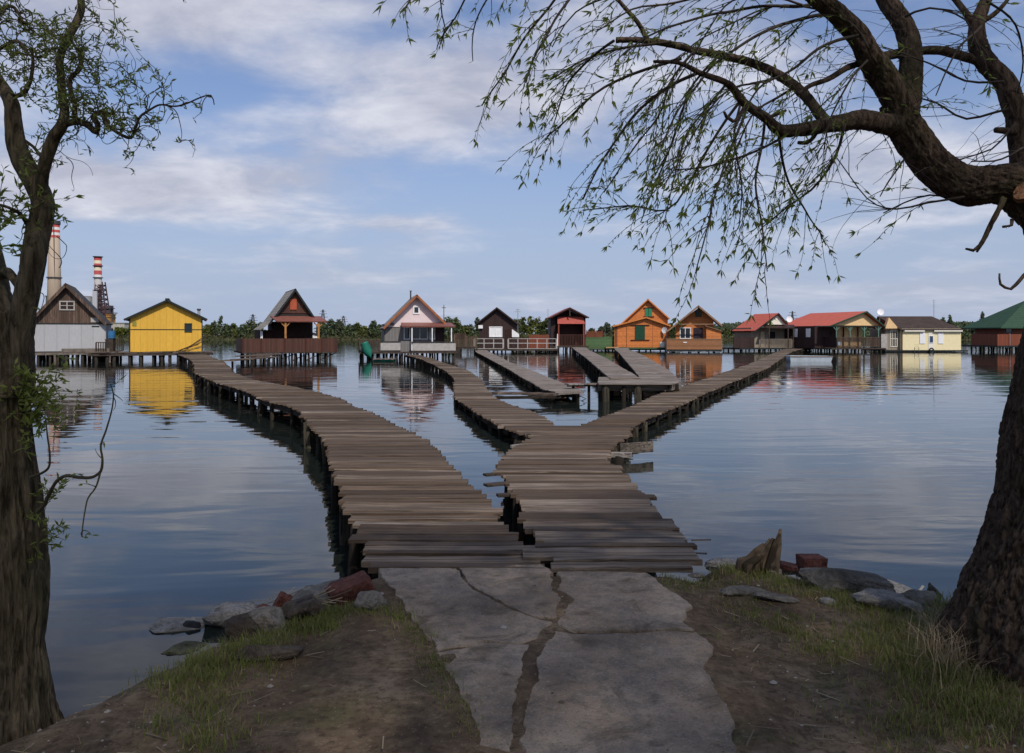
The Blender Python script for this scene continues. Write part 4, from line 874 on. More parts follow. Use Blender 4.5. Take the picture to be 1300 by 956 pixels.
# punt-like rowing boat, flat ends
rb = empty('rowing_boat', (g.x, g.y, 0), 'pale grey flat-bottomed rowing boat floating beside the end of the right jetty arm', 'boat'); m = MB()
x0, x1 = -1.75, 1.75; w2 = .55
o_ = [(x0, -w2, .50), (x1, -w2, .46), (x1, w2, .46), (x0, w2, .50)]; b_ = [(x0 + .1, -w2 * .85, -.10), (x1 - .15, -w2 * .85, -.10), (x1 - .15, w2 * .85, -.10), (x0 + .1, w2 * .85, -.10)]
i_ = [(x0 + .06, -w2 + .05, .50), (x1 - .06, -w2 + .05, .46), (x1 - .06, w2 - .05, .46), (x0 + .06, w2 - .05, .50)]; j_ = [(x0 + .2, -w2 * .8, .02), (x1 - .25, -w2 * .8, .02), (x1 - .25, w2 * .8, .02), (x0 + .2, w2 * .8, .02)]
f = []
for k in range(4): q = (k + 1) % 4; f += [(k + 4, q + 4, q, k), (k, q, q + 8, k + 8), (k + 8, q + 8, q + 12, k + 12)]
f += [(7, 6, 5, 4), (12, 13, 14, 15)]; m.add(o_ + b_ + i_ + j_, f); m.build('hull', M_BOAT, rb, recalc=True)
m = MB(); m.box(x0, x1 + .02, -w2 - .03, -w2 + .01, .40, .46); m.build('gunwale', plain('rust brown rim', (.2, .14, .10), .7), rb)
for x in (-.7, .6): m = MB(); m.box(x - .12, x + .12, -w2 + .05, w2 - .05, .33, .37); m.build('bench', M_DECKG, rb)
# ------------------------------------------------------------------ far shore: trees
def leaf_mat(name, c1, c2, c3, trans=.25):
    k = NT(name); k.col(k.ramp(k.attr(), [(0, c1), (.5, c2), (1, c3)])); k.rough(.6, .25)
    if trans:
        t = k.n('ShaderNodeBsdfTranslucent'); k.l(k.ramp(k.attr(), [(0, mul(c1, 1.3)), (.5, mul(c2, 1.3)), (1, mul(c3, 1.3))]), t.inputs[0])
        mx_ = k.n('ShaderNodeMixShader'); mx_.inputs[0].default_value = trans; o = [n for n in k.t.nodes if n.type == 'OUTPUT_MATERIAL'][0]
        k.l(k.b.outputs[0], mx_.inputs[1]); k.l(t.outputs[0], mx_.inputs[2]); k.l(mx_.outputs[0], o.inputs[0])
    return k.m
M_LF = {'olive': leaf_mat('olive leaves', (.035, .045, .012), (.075, .090, .025), (.120, .130, .040)),
        'dark': leaf_mat('dark green leaves', (.040, .056, .028), (.070, .094, .042), (.11, .13, .06)),
        'yellow-green': leaf_mat('yellow green leaves', (.060, .075, .012), (.110, .125, .022), (.160, .165, .035)),
        'grey-green': leaf_mat('grey green leaves', (.040, .052, .032), (.070, .085, .052), (.10, .115, .07))}
M_FTRUNK = plain('far trunk bark', (.06, .045, .035), .9)
def far_tree(px, top, hw, kind, label, d=348, shape='round', base=1.0, n=620, group='trees along the far shore', nm='tree'):
    rr = random.Random(int(px * 7 + d)); k = d / F; x = (px - 650) * k; H = HC - (top - HY) * k - base; W = hw * k
    root = empty(nm, (x, d, base), label, 'tree', group)
    m = MB(); m.tube([(0, 0, -.5), (rr.gauss(0, .15), 0, H * .45), (rr.gauss(0, .3), 0, H * .8)], [.22, .15, .05], 6)
    for i in range(4):
        a = rr.uniform(0, 6.28); z = H * rr.uniform(.25, .55); m.tube([(0, 0, z), (math.cos(a) * W * .6, math.sin(a) * W * .6, z + H * .25)], [.09, .03], 5)
    m.build('trunk', M_FTRUNK, root)
    m = MB(); cl_ = []
    nb = 9 if shape == 'round' else 6
    for i in range(nb):
        if shape == 'round':
            a = rr.uniform(0, 6.28); q = W * rr.uniform(0, .62); z = H * rr.uniform(.18, .78); rad = W * rr.uniform(.34, .60); cl_.append((q * math.cos(a), q * math.sin(a), z, rad, min(rad * rr.uniform(.7, 1.2), H - z)))
        else:
            t = (i + .5) / nb; cl_.append((rr.gauss(0, W * .1), rr.gauss(0, W * .1), H * (.12 + .80 * t), W * (1.0 - .55 * abs(2 * t - .7)) , H * .15))
    if shape == 'round': cl_.append((0, 0, H * .8, W * .4, H * .2)); cl_.append((W * .3, 0, H * .3, W * .7, H * .3)); cl_.append((-W * .3, 0, H * .3, W * .7, H * .3))
    for i in range(n):
        c = rr.choice(cl_); v = Vector((rr.gauss(0, 1), rr.gauss(0, 1), rr.gauss(0, 1))).normalized() * rr.uniform(.55, 1.05)
        p = Vector((c[0] + v.x * c[3], c[1] + v.y * c[3], max(.1, c[2] + v.z * c[4]))); s_ = rr.uniform(.35, .85) * (.75 if shape != 'round' else 1)
        u = Vector((rr.gauss(0, 1), rr.gauss(0, 1), rr.gauss(0, 1))).normalized() * s_; w_ = Vector((rr.gauss(0, 1), rr.gauss(0, 1), rr.gauss(0, 1))).normalized() * s_
        m.add([p - u, p - w_ * .7, p + u, p + w_ * .7], [(0, 1, 2, 3)], max(0, min(1, .5 + rr.gauss(0, .22) + .25 * noise.noise(p * .5))))
    m.build('crown', M_LF[kind], root); return root
FT = [  # px, top, half width, kind, place
 ('between grey and yellow cabins', [(137, 416, 8, 'olive'), (149, 415, 9, 'yellow-green'), (160, 417, 7, 'olive'), (168, 413, 6, 'dark')]),
 ('between yellow and A-frame cabins', [(257, 417, 8, 'yellow-green'), (263, 412, 8, 'olive'), (279, 401, 6, 'dark', 'tall'), (272, 408, 9, 'dark'), (287, 411, 8, 'dark'), (298, 418, 8, 'yellow-green'), (296, 410, 8, 'olive'), (308, 412, 9, 'dark'), (318, 405, 13, 'olive'), (331, 409, 8, 'dark')]),
 ('between A-frame and pink gabled cabins', [(409, 405, 11, 'dark'), (421, 404, 9, 'dark'), (430, 405, 8, 'grey-green'), (436, 415, 9, 'yellow-green'), (444, 411, 9, 'dark'), (454, 410, 9, 'olive'), (463, 414, 8, 'yellow-green'), (474, 407, 10, 'dark'), (483, 412, 8, 'dark')]),
 ('between pink and dark brown cabins', [(569, 402, 12, 'dark'), (580, 403, 10, 'olive'), (590, 413, 8, 'olive'), (598, 412, 8, 'grey-green'), (606, 403, 8, 'dark')]),
 ('between dark brown cabin and red-brown hut', [(655, 404, 8, 'olive'), (664, 402, 9, 'olive'), (674, 401, 9, 'yellow-green'), (684, 402, 9, 'olive'), (693, 403, 9, 'olive'), (702, 408, 7, 'dark')]),
 ('between red-brown hut and bright orange cabin', [(752, 417, 8, 'olive'), (763, 415, 8, 'grey-green'), (771, 409, 7, 'grey-green'), (779, 413, 7, 'olive')]),
 ('between the two orange cabins', [(851, 410, 8, 'olive'), (861, 411, 8, 'dark'), (856, 417, 7, 'yellow-green')]),
 ('between orange-brown and small red-roofed cabins', [(912, 417, 7, 'dark'), (921, 415, 8, 'olive'), (931, 414, 8, 'grey-green'), (942, 413, 8, 'dark'), (952, 416, 8, 'olive')]),
 ('behind the roof of the cream cabin', [(1197, 400, 6, 'dark'), (1206, 399, 5, 'dark')]),
 ('between cream and green-roofed cabins', [(1224, 413, 7, 'dark'), (1235, 415, 8, 'grey-green'), (1247, 396, 5.5, 'dark', 'tall'), (1256, 413, 7, 'olive'), (1265, 412, 8, 'dark')])]
words_ = ['first', 'second', 'third', 'fourth', 'fifth', 'sixth', 'seventh', 'eighth', 'ninth', 'tenth']
for place, ts in FT:
    order = sorted(range(len(ts)), key=lambda i: ts[i][0])
    for rk, i in enumerate(order):
        t = ts[i]; tall = len(t) > 4
        if 'behind the roof' in place:
            lab = '%s of two dark treetops %s' % (['left', 'right'][rk], place); far_tree(t[0], t[1], t[2], t[3], lab, 345, 'round', 1.0, 300)
        elif tall: far_tree(t[0], t[1], t[2], t[3], 'narrow pointed dark tree %s' % place, 346, 'tall', 1.0, 420)
        else: far_tree(t[0], t[1], t[2], t[3], '%s tree, %s from left %s' % (t[3], words_[rk], place), 344 + (i * 5) % 17)
# shoreline bushes and reeds, one uncounted mass
m = MB(); rr = random.Random(5)
for i in range(15000):
    x = rr.uniform(-260, 300); y = rr.uniform(338, 349); z = .3 + abs(rr.gauss(0, 1)) * (.9 + 1.2 * max(0, noise.noise((x * .04, 0, 5)))); s_ = rr.uniform(.2, .55)
    u = Vector((rr.gauss(0, 1), rr.gauss(0, .6), rr.gauss(0, .6))).normalized() * s_; w_ = Vector((rr.gauss(0, .6), rr.gauss(0, .6), rr.gauss(0, 1))).normalized() * s_; p = Vector((x, y, z))
    m.add([p - u, p - w_, p + u, p + w_], [(0, 1, 2, 3)], max(0, min(1, .5 + rr.gauss(0, .3))))
tag(m.build('shoreline_bushes', leaf_mat('shore scrub', (.085, .065, .035), (.070, .075, .028), (.055, .075, .022))), 'low olive scrub and reeds along the far shore', 'scrub', kind='stuff')
m = MB()
for i in range(15000):
    x = rr.uniform(170, 760); y = 560 + rr.random() ** 1.5 * 280; e = math.sin(math.pi * min(1, (y - 560) / 260) / 2); z = 1 + np.interp(x, *prof) * e + rr.uniform(-.5, 1.6); s_ = rr.uniform(.6, 1.5); p = Vector((x, y, z))
    u = Vector((rr.gauss(0, 1), rr.gauss(0, .6), rr.gauss(0, .6))).normalized() * s_; w_ = Vector((rr.gauss(0, .6), rr.gauss(0, .6), rr.gauss(0, 1))).normalized() * s_
    m.add([p - u, p - w_, p + u, p + w_], [(0, 1, 2, 3)], max(0, min(1, .45 + rr.gauss(0, .2) + .3 * noise.noise(p * .05))))
tag(m.build('hill_woodland', M_LF['dark']), 'dark green woodland covering the low hill behind the right-hand cabins', 'woodland', kind='stuff')
# ------------------------------------------------------------------ power station
def bands_mat(name, stops, noise_v=.1):
    k = NT(name); c0 = k.n('ShaderNodeTexCoord'); s = k.n('ShaderNodeSeparateXYZ'); k.l(c0.outputs['Object'], s.inputs[0])
    r = k.n('ShaderNodeValToRGB'); r.color_ramp.interpolation = 'CONSTANT'; e = r.color_ramp.elements
    while len(e) < len(stops): e.new(.5)
    H = stops[-1][0]
    for q, (z, c) in zip(e, [(0, stops[0][1])] + [(stops[i][0], stops[i + 1][1]) for i in range(len(stops) - 1)]): q.position = z / H; q.color = (*c, 1)
    k.l(k.math('DIVIDE', s.outputs[2], H), r.inputs[0]); n = k.noise(k.coord((.3, .3, .06), shift=False), 1, 5); k.col(k.mix(k.ramp(n, [(.3, (.3, .3, .3)), (.7, (0, 0, 0))]), r.outputs[0], mul(stops[0][1], .7))); k.rough(.85, .1); return k.m
D = 600; kk = D / F
def ZD(py): return HC - (py - HY) * kk
def XD(px): return (px - 650) * kk
RED, WHT, BEI = (.36, .045, .045), (.55, .55, .54), (.42, .33, .25)
r1 = empty('chimney_stack', (XD(69), D, 0), 'tall beige power station chimney with red and white bands at the top', 'chimney')
m = MB(); m.cyl(0, 0, 0, ZD(283), 5.6, 3.6, 32); m.build('shaft', bands_mat('banded beige concrete', [(ZD(302.5), BEI), (ZD(299.5), RED), (ZD(296), WHT), (ZD(292.5), RED), (ZD(289), WHT), (ZD(283), RED)]), r1, smooth=True)
m = MB(); m.cyl(0, 0, ZD(285), ZD(281), 4.2, 4.2, 32); m.build('rim', M_DARKM, r1)
m = MB(); m.cyl(0, 0, ZD(353.2), ZD(352), 5.4, 5.4, 32); m.build('gallery', M_DARKM, r1)
m = MB(); m.bar((3.1, -3.6, 8), (1.6, -3.6, ZD(287)), .5, .5); m.build('ladder', M_DARKM, r1)
r2 = empty('chimney_stack', (XD(124.3), D, 0), 'shorter chimney with red and white bands rising from a dark steel frame tower', 'chimney')
W2 = (.55, .50, .36)
m = MB(); m.cyl(0, 0, 0, ZD(326), 2.7, 2.7, 24)
m.build('shaft', bands_mat('banded steel', [(ZD(372), (.30, .29, .30)), (ZD(369), RED), (ZD(355), (.45, .43, .42)), (ZD(349), WHT), (ZD(344), RED), (ZD(340), W2), (ZD(335), RED), (ZD(331), W2), (ZD(326), RED)]), r2, smooth=True)
for py in (326.5, 338, 353, 369): m = MB(); m.cyl(0, 0, ZD(py), ZD(py - .9), 3.6, 3.6, 20); m.build('gallery', M_DARKM, r2)
m = MB(); cx = 3.4
for sg in (-1, 1):
    for sg2 in (-1, 1): m.bar((cx + sg * 6.5, sg2 * 4, 0), (cx - 1.5 + sg * 2.4, sg2 * 2.2, ZD(358)), .7, .7)
zs = np.linspace(4, ZD(362), 11)
for i, z in enumerate(zs):
    t = z / ZD(358); a = 6.5 + (2.4 - 6.5) * t; b = 4 + (2.2 - 4) * t; c = cx - 1.5 * t; m.box(c - a, c + a, -b - .2, b + .2, z - .35, z + .35)
    if i < len(zs) - 1:
        t2 = zs[i + 1] / ZD(358); a2 = 6.5 + (2.4 - 6.5) * t2; c2_ = cx - 1.5 * t2
        for y in (-b, b): m.bar((c - a, y, z), (c2_ + a2, y, zs[i + 1]), .5, .5); m.bar((c + a, y, z), (c2_ - a2, y, zs[i + 1]), .5, .5)
m.build('steel_frame', plain('oxide red steel', (.050, .024, .026), .8), r2)
m = MB(); m.box(-1.8, 1.6, -4.6, -3.4, 2, ZD(370)); m.build('duct', plain('pale steel duct', (.42, .43, .45), .5), r2)
m = MB(); m.box(cx + 1, cx + 7, -3, 3, 3, ZD(388)); m.build('machine_house', plain('dark plant cladding', (.075, .05, .06), .8), r2)
for i, (x0, x1, z) in enumerate(((8, 12, 391), (9, 14, 397), (6, 13, 403), (-6, -3, 386), (-7, -2, 394))): m = MB(); m.box(x0, x1, -4, 2, ZD(z + 1), ZD(z)); m.bar((x1 - .6, -4, 0), (x1 - .6, -4, ZD(z - 3)), .4); m.build('platform', M_DARKM, r2)
def plant(label, x0, x1, t, b, c, cat='building', depth=14, off=0, roofc=None, round_=False, nm='industrial_building', dd=D):
    k2 = dd / F; root = empty(nm, ((((x0 + x1) / 2) - 650) * k2, dd + off, 0), label, cat); hw = (x1 - x0) / 2 * k2; zt = HC - (t - HY) * k2; zb = min(.5, HC - (b - HY) * k2); m = MB()
    if round_: m.cyl(0, 0, zb, zt, hw, hw, 28); m.build('tank', board_wall('tank panels %d' % int(x0), c, 2.0, 'z', .05, .6), root)
    else: m.box(-hw, hw, 0, depth, zb, zt); m.build('wall', board_wall('cladding %d' % int(x0), c, 3.0, 'x', .08, .6), root)
    m = MB()
    if round_: m.cyl(0, 0, zt, zt + .8, hw * 1.03, hw * .7, 28)
    else: m.box(-hw - .4, hw + .4, -.4, depth + .4, zt, zt + .7)
    m.build('roof', plain('plant roof %d' % int(x0), roofc or mul(c, .5), .8), root)
    if not round_ and hw > 4:
        n = int(hw / 2.5)
        for i in range(n): m = MB(); x = -hw + (i + .5) * 2 * hw / n; m.box(x - .8, x + .8, -.12, -.03, zb + (zt - zb) * .45, zb + (zt - zb) * .65); m.build('window', M_GLASS, root)
    return root
plant('dark grey plant building half hidden behind the leftmost cabin roof and tree trunk', 52, 66, 376, 420, (.10, .10, .11), off=6)
plant('pale grey cylindrical silo between the two power station chimneys', 101, 114, 377, 425, (.30, .31, .33), 'silo', round_=True, nm='silo', off=4)
plant('dark low block beside the silo at the foot of the steel tower', 112, 120, 388, 425, (.09, .085, .09), off=8)
plant('round white storage tank between the grey cabin and the yellow cabin', 128, 146, 409, 426, (.52, .53, .56), 'storage tank', round_=True, nm='storage_tank', off=-20)
plant('small ochre hoist house above the round white storage tank', 138, 145, 400, 409, (.40, .20, .05), off=-4, depth=6)
plant('long low beige building left of the yellow cabin', 146, 166, 411, 426, (.45, .43, .37), off=-10)
plant('long pale warehouse right of the yellow cabin roof', 250, 272, 414.5, 424, (.42, .46, .50), dd=500); plant('low grey-white warehouse left of the A-frame cabin', 273, 291, 416.5, 424, (.45, .46, .47), dd=500)
r3 = empty('chimney_stack', ((252.5 - 650) * .6, 600, 0), 'slender grey chimney just right of the yellow cabin', 'chimney'); m = MB(); m.cyl(0, 0, 0, ZD(393), 1.2, 1.0, 14); m.build('shaft', plain('grey stack', (.28, .29, .32), .8), r3); m = MB(); m.cyl(0, 0, ZD(394), ZD(392), 1.5, 1.5, 14); m.build('rim', M_DARKM, r3)
def pylon(px, top, label, d=560, w_=2.6):
    k2 = d / F; root = empty('electricity_pylon', ((px - 650) * k2, d, 1), label, 'pylon'); H = HC - (top - HY) * k2 - 1; m = MB(); q = [(-w_, -w_), (w_, -w_), (w_, w_), (-w_, w_)]
    for x, y in q: m.bar((x, y, 0), (x * .12, y * .12, H), .28)
    for i in range(7):
        z = H * i / 7; z2 = H * (i + 1) / 7; a = w_ * (1 - .88 * i / 7); b = w_ * (1 - .88 * (i + 1) / 7)
        for y in (-1, 1): m.bar((-a, y * a, z), (b, y * b, z2), .16); m.bar((a, y * a, z), (-b, y * b, z2), .16)
    m.build('lattice', M_DARKM, root); m = MB()
    for z, l in ((.72, 3.4), (.84, 2.8), (.94, 2.0)): m.bar((-l, 0, H * z), (l, 0, H * z), .3)
    m.build('cross_arm', M_DARKM, root)
pylon(410, 393, 'left of two lattice pylons above the trees right of the A-frame cabin'); pylon(436, 401, 'right, lower of two lattice pylons above the trees right of the A-frame cabin'); pylon(321, 399, 'faint lattice pylon above the trees left of the A-frame cabin')
pylon(1006, 395, 'lattice mast rising behind the small red-roofed cabin', 500, 1.4)
rp = empty('utility_pole', ((563.5 - 650) * .345, 345, .5), 'wooden utility pole with crossarm behind the pink gabled cabin', 'pole'); m = MB(); m.cyl(0, 0, -.5, HC + 36.5 * .345, .2, .14, 8); m.build('pole', M_DECK, rp); m = MB(); m.box(-.9, .9, -.08, .08, HC + 11.2, HC + 11.45); m.build('crossarm', M_DECK, rp)
# ------------------------------------------------------------------ stones, bricks, stump
def stone_mat(name, c, scale=12):
    k = NT(name); v = k.coord(shift=True); a = k.noise(v, scale * .3, 7, .65); b = k.noise(v, scale * 3, 6, .65)
    base = k.ramp(a, [(.34, mul(c, .45)), (.5, c), (.68, mul(c, 1.35))]); base = k.mix(k.ramp(b, [(.40, (.6, .6, .6)), (.55, (0, 0, 0))]), base, mul(c, .4))
    k.col(base); k.rough(.9, .15); k.bump(k.math('ADD', b, a), 1.0, .03); return k.m
M_ST = stone_mat('grey rubble', (.21, .185, .155)); M_STL = stone_mat('pale rubble', (.28, .26, .235)); M_STD = stone_mat('dark stone', (.045, .045, .05)); M_BRK = stone_mat('red brick', (.165, .065, .050)); M_MOS = stone_mat('wet yellowish stone', (.17, .16, .09))
M_BRN_ST = stone_mat('brown rubble', (.11, .085, .065))
def rock(name, px, py, z, size, mat, label, rz=0, rx=0, ry=0, blocky=.5, seed=0, cat=None, sub=3, amp=.18):
    size = tuple(q * (1.0 if mat is M_BRK else (1.32 if px > 900 and size[2] > .07 else 1.12)) for q in size); g = GG(px, py + size[2] * .12 * 180, size[2] * .16); bm = bmesh.new(); q = random.Random(seed * 31 + 5); brick = mat is M_BRK
    if brick: pts = [Vector((x, y, z_)) * q.uniform(.90, 1.0) for x in (-1, 1) for y in (-1, 1) for z_ in (-1, 1)] + [Vector((q.uniform(.2, 1), -1, q.uniform(.5, 1))), Vector((q.uniform(-1, 0), 1, q.uniform(.6, 1)))]
    else:
        pts = []
        for _ in range(22):
            v = Vector((q.gauss(0, 1), q.gauss(0, 1), q.gauss(0, 1))); mx_ = max(abs(v.x), abs(v.y), abs(v.z)); v = v / mx_ * blocky + v.normalized() * (1 - blocky); pts.append(v * q.uniform(.86, 1.05))
    for p in pts: bm.verts.new(p)
    r_ = bmesh.ops.convex_hull(bm, input=bm.verts); bmesh.ops.delete(bm, geom=[v for v in bm.verts if not v.link_faces], context='VERTS')
    bmesh.ops.bevel(bm, geom=list(bm.edges), offset=.05 if brick else .07, segments=1, affect='EDGES', clamp_overlap=True)
    bmesh.ops.triangulate(bm, faces=bm.faces); bmesh.ops.subdivide_edges(bm, edges=[e for e in bm.edges if e.calc_length() > .12], cuts=3, use_grid_fill=False); bmesh.ops.triangulate(bm, faces=bm.faces)
    for v in bm.verts:
        n = noise.noise_vector(v.co * 2.6 + Vector((seed * 3.1, seed, 0))); n2 = noise.noise_vector(v.co * 9 + Vector((seed, 0, seed))); n3 = noise.noise_vector(v.co * 22); c = v.co + n * .08 + n2 * .045 + n3 * .02
        v.co = Vector((c.x * size[0] / 2, c.y * size[1] / 2, c.z * size[2] / 2))
    me = bpy.data.meshes.new(name); bm.to_mesh(me); bm.free(); me.materials.append(mat); me.polygons.foreach_set('use_smooth', [True] * len(me.polygons))
    at = me.attributes.new('rnd', 'FLOAT', 'POINT'); at.data.foreach_set('value', [(seed * .37) % 1] * len(me.vertices))
    o = bpy.data.objects.new(name, me); COL.objects.link(o); o.location = g; o.rotation_euler = (R(rx), R(ry), R(rz)); return tag(o, label, cat or ('brick' if 'brick' in name else 'stone'))
rock('stone', 296, 784, .12, (.36, .26, .20), M_STL, 'pale grey block at the waterline left of the jetties, largest stone of the left bank', 15, 0, -8, .85, 1)
rock('stone', 318, 800, .12, (.26, .22, .15), M_BRN_ST, 'lumpy brown stone tucked under the pale grey block on the left bank', 40, 0, 0, .4, 2)
rock('broken_brick', 357, 768, .30, (.12, .10, .20), M_BRK, 'broken red brick standing on edge between the grey stones of the left bank', 20, 10, 28, .9, 3, amp=.10)
rock('broken_brick', 337, 776, .22, (.14, .10, .10), M_BRK, 'small piece of red brick beside the upright brick on the left bank', -20, 0, 8, .85, 4, amp=.12)
rock('broken_brick', 444, 757, .42, (.28, .20, .17), M_BRK, 'large red brick chunk next to the corner of the concrete slab and the long jetty', 28, 0, -14, .92, 5, amp=.09)
rock('stone', 415, 757, .30, (.40, .22, .10), M_STL, 'pale flat slab behind the large red brick chunk on the left bank', 20, 10, -8, .9, 6, amp=.08)
rock('stone', 398, 750, .18, (.26, .20, .14), M_ST, 'grey stone at the waterline behind the pale flat slab', 40, 0, 5, .6, 7)
rock('stone', 343, 792, .30, (.22, .18, .14), M_ST, 'rounded grey stone in the grass in front of the small red brick piece', 10, 0, 0, .5, 8)
rock('stone', 383, 778, .34, (.24, .20, .14), M_BRN_ST, 'brown stone half buried between the upright brick and the large brick chunk', 60, 0, 0, .4, 9)
rock('stone', 470, 768, .50, (.18, .14, .12), M_ST, 'small grey stone in the grass beside the left edge of the concrete', 0, 0, 0, .5, 10)
rock('stone', 234, 790, .005, (.46, .34, .07), M_STL, 'pale flat stone lying awash in the shallow water off the left bank', 20, 0, 0, .5, 11)
rock('stone', 241, 795, .02, (.16, .09, .09), M_STD, 'small dark stone poking out of the shallow water off the left bank', 10, 0, 0, .5, 12)
rock('stone', 230, 822, .0, (.34, .26, .05), M_MOS, 'yellowish stone just breaking the water surface near the left grass', 50, 0, 0, .4, 13)
rock('stone', 340, 829, .50, (.34, .16, .07), M_BRN_ST, 'low brown stone embedded in the bare earth behind the left grass', 12, 0, 0, .5, 14)
rock('broken_brick', 1030, 716, .38, (.24, .17, .19), M_BRK, 'upright red brick block, the larger of two beside the tree stump', 8, 0, 2, .95, 15, amp=.07)
rock('broken_brick', 1001, 720, .36, (.16, .14, .10), M_BRK, 'smaller red brick half between the tree stump and the upright brick block', -15, 0, 8, .85, 16)
rock('stone', 1074, 740, .36, (.46, .17, .12), M_ST, 'long grey stone block just right of and below the red bricks', -12, 0, 6, .92, 17, amp=.07)
rock('stone', 1066, 731, .30, (.34, .2, .10), M_BRN_ST, 'dark brown flat stone behind the long grey stone block', -5, 0, 0, .7, 18)
rock('stone', 1126, 747, .40, (.42, .22, .11), M_STL, 'pale tilted slab with layered edge, right of the long grey block', -22, 8, 10, .93, 19, amp=.07)
rock('stone', 1146, 768, .42, (.42, .14, .09), M_STL, 'pale mossy slab lying under the tilted slab on the right bank', -10, 0, 4, .9, 20, amp=.08)
rock('stone', 1186, 752, .38, (.10, .09, .15), M_STD, 'black pointed stone standing at the water edge left of the big willow trunk', 20, 0, 10, .5, 21)
rock('stone', 1172, 766, .40, (.18, .14, .10), M_ST, 'blue-grey stone at the foot of the black pointed stone', 0, 0, 0, .5, 22)
rock('stone', 926, 715, .48, (.36, .2, .10), M_STL, 'pale broken slab edge in the grass left of the tree stump', -18, 0, 5, .75, 23)
rock('stone', 983, 727, .48, (.10, .08, .07), M_ST, 'little blue-grey pebble at the foot of the tree stump', 0, 0, 0, .3, 24)
rock('stone', 945, 752, .585, (.30, .16, .05), M_ST, 'flat grey stone set in the bare earth in front of the stump', 8, 0, 0, .5, 25)
rock('stone', 985, 760, .60, (.26, .12, .04), M_ST, 'second thin flat stone in the bare earth, right of the first flat stone', -25, 0, 0, .5, 26)
rock('stone', 1052, 765, .60, (.10, .07, .05), M_STL, 'small pale pebble in the grass below the long grey block', -25, 0, 0, .4, 27)
rock('stone', 885, 730, .58, (.16, .10, .06), M_ST, 'small grey stone in the grass at the right corner of the forked jetty', 10, 0, 0, .4, 28)
# driftwood stump
M_STUMP = plank_mat('split stump wood', (.12, .088, .06), (14, 14, 2.5), .4, .5)
g = GG(958, 726); g.z += .06; st = empty('tree_stump', g, 'leaning jagged stump of brown driftwood at the water edge beside the red bricks', 'stump')
q = random.Random(4)
for i in range(11):
    t = i / 10; x0 = -.10 + .24 * t; top = (.03 + .23 * t + q.uniform(-.05, .03)); lean = .13 * (1 - t * .7); m = MB()
    if i in (8,): top *= .45
    w_ = q.uniform(.020, .034); y = q.uniform(-.05, .05)
    m.tube([(x0 - lean * .3, y, -.2), (x0, y, 0), (x0 + lean * .6, y * .8, top * .6), (x0 + lean, y * .6 + q.uniform(-.01, .01), top)], [w_ * 1.5, w_ * 1.4, w_, w_ * .35], 7, q.random(), fn=lambda a, l, k: 1 + .22 * math.sin(3 * a + i) + .1 * math.sin(7 * a)); m.build('splinter', M_STUMP, st, smooth=(i % 2 == 0))
a = GG(1157, 759); b = a + Vector((.10, .0, .12)); m = MB(); m.bar(a, b, .018, .012, .9); tag(m.build('wooden_stick', plain('bleached stick', (.55, .50, .42), .8)), 'pale bleached stick jutting up beside the tilted slab', 'stick')
for i, (x, y, dx, dz) in enumerate(((878, 686, .16, .0), (878, 702, .12, -.01))):
    a = G(x, y, .54); m = MB(); m.bar(a, a + Vector((dx, .02, dz)), .014, .012, .7); m2 = m.build('thin_slat', M_JETG, jf); m2.location = -jf.location
# ------------------------------------------------------------------ grass and litter
M_GR = leaf_mat('grass blades', (.32, .25, .13), (.15, .16, .045), (.17, .20, .045), .4)
rr = random.Random(99); m = MB()
def blade(mb, x, y, z, h_, w_, bend, az, r):
    d = Vector((math.cos(az), math.sin(az), 0)); s_ = Vector((-d.y, d.x, 0)) * w_; p = Vector((x, y, z)); b = p + d * bend * .3 + Vector((0, 0, h_ * .6)); t = p + d * bend + Vector((0, 0, h_))
    mb.add([p - s_, p + s_, b + s_ * .7, b - s_ * .7, t], [(0, 1, 2, 3), (3, 2, 4)], r)
def tuft(mb, x, y, n, h_, spread=.04, yel=.15, flat=1.0):
    z = ground_z(x, y) - .005
    for _ in range(n):
        xx, yy = x + rr.gauss(0, spread), y + rr.gauss(0, spread); hh = h_ * rr.uniform(.4, 1.2)
        blade(mb, xx, yy, z, hh, rr.uniform(.0015, .0032), hh * rr.uniform(.1, 1.0) * flat, rr.uniform(0, 6.28), rr.uniform(0, .25) if rr.random() < yel else rr.uniform(.4, 1))
def patch(pts, n, h_, wpx=9, hpx=5, yel=.15, nb=9, z=.55):
    if pts[0][0] > 800: n = int(n * 1.35); h_ *= 1.15
    for _ in range(n):
        k = rr.randrange(len(pts) - 1) if len(pts) > 1 else 0; t = rr.random(); a = pts[k]; b = pts[min(k + 1, len(pts) - 1)]
        px = a[0] + (b[0] - a[0]) * t + rr.gauss(0, wpx); py = a[1] + (b[1] - a[1]) * t + rr.gauss(0, hpx); g = GG(px, py)
        if shore_s(g.x, g.y) < .03: continue
        tuft(m, g.x, g.y, nb, h_ * rr.uniform(.6, 1.2), .035, yel)
patch([(205, 866), (250, 850), (300, 835), (340, 815)], 204, 0.062, 16, 12, .15)
patch([(340, 812), (380, 797), (420, 782), (412, 800)], 161, 0.053, 9, 6, .12)
patch([(420, 780), (455, 772), (490, 775), (520, 795), (545, 820)], 142, 0.037, 9, 5, .2)
patch([(548, 830), (560, 860), (575, 890), (600, 930)], 68, 0.031, 9, 6, .25)
patch([(300, 850), (260, 880), (230, 920), (280, 950)], 161, 0.050, 25, 14, .2)
patch([(845, 722), (890, 716), (940, 722), (975, 735)], 186, 0.037, 14, 6, .2); patch([(850, 735), (880, 742), (905, 738)], 68, 0.031, 12, 5, .3)
patch([(975, 735), (1020, 748), (1070, 760), (1110, 768), (1150, 775)], 260, 0.037, 12, 7, .25)
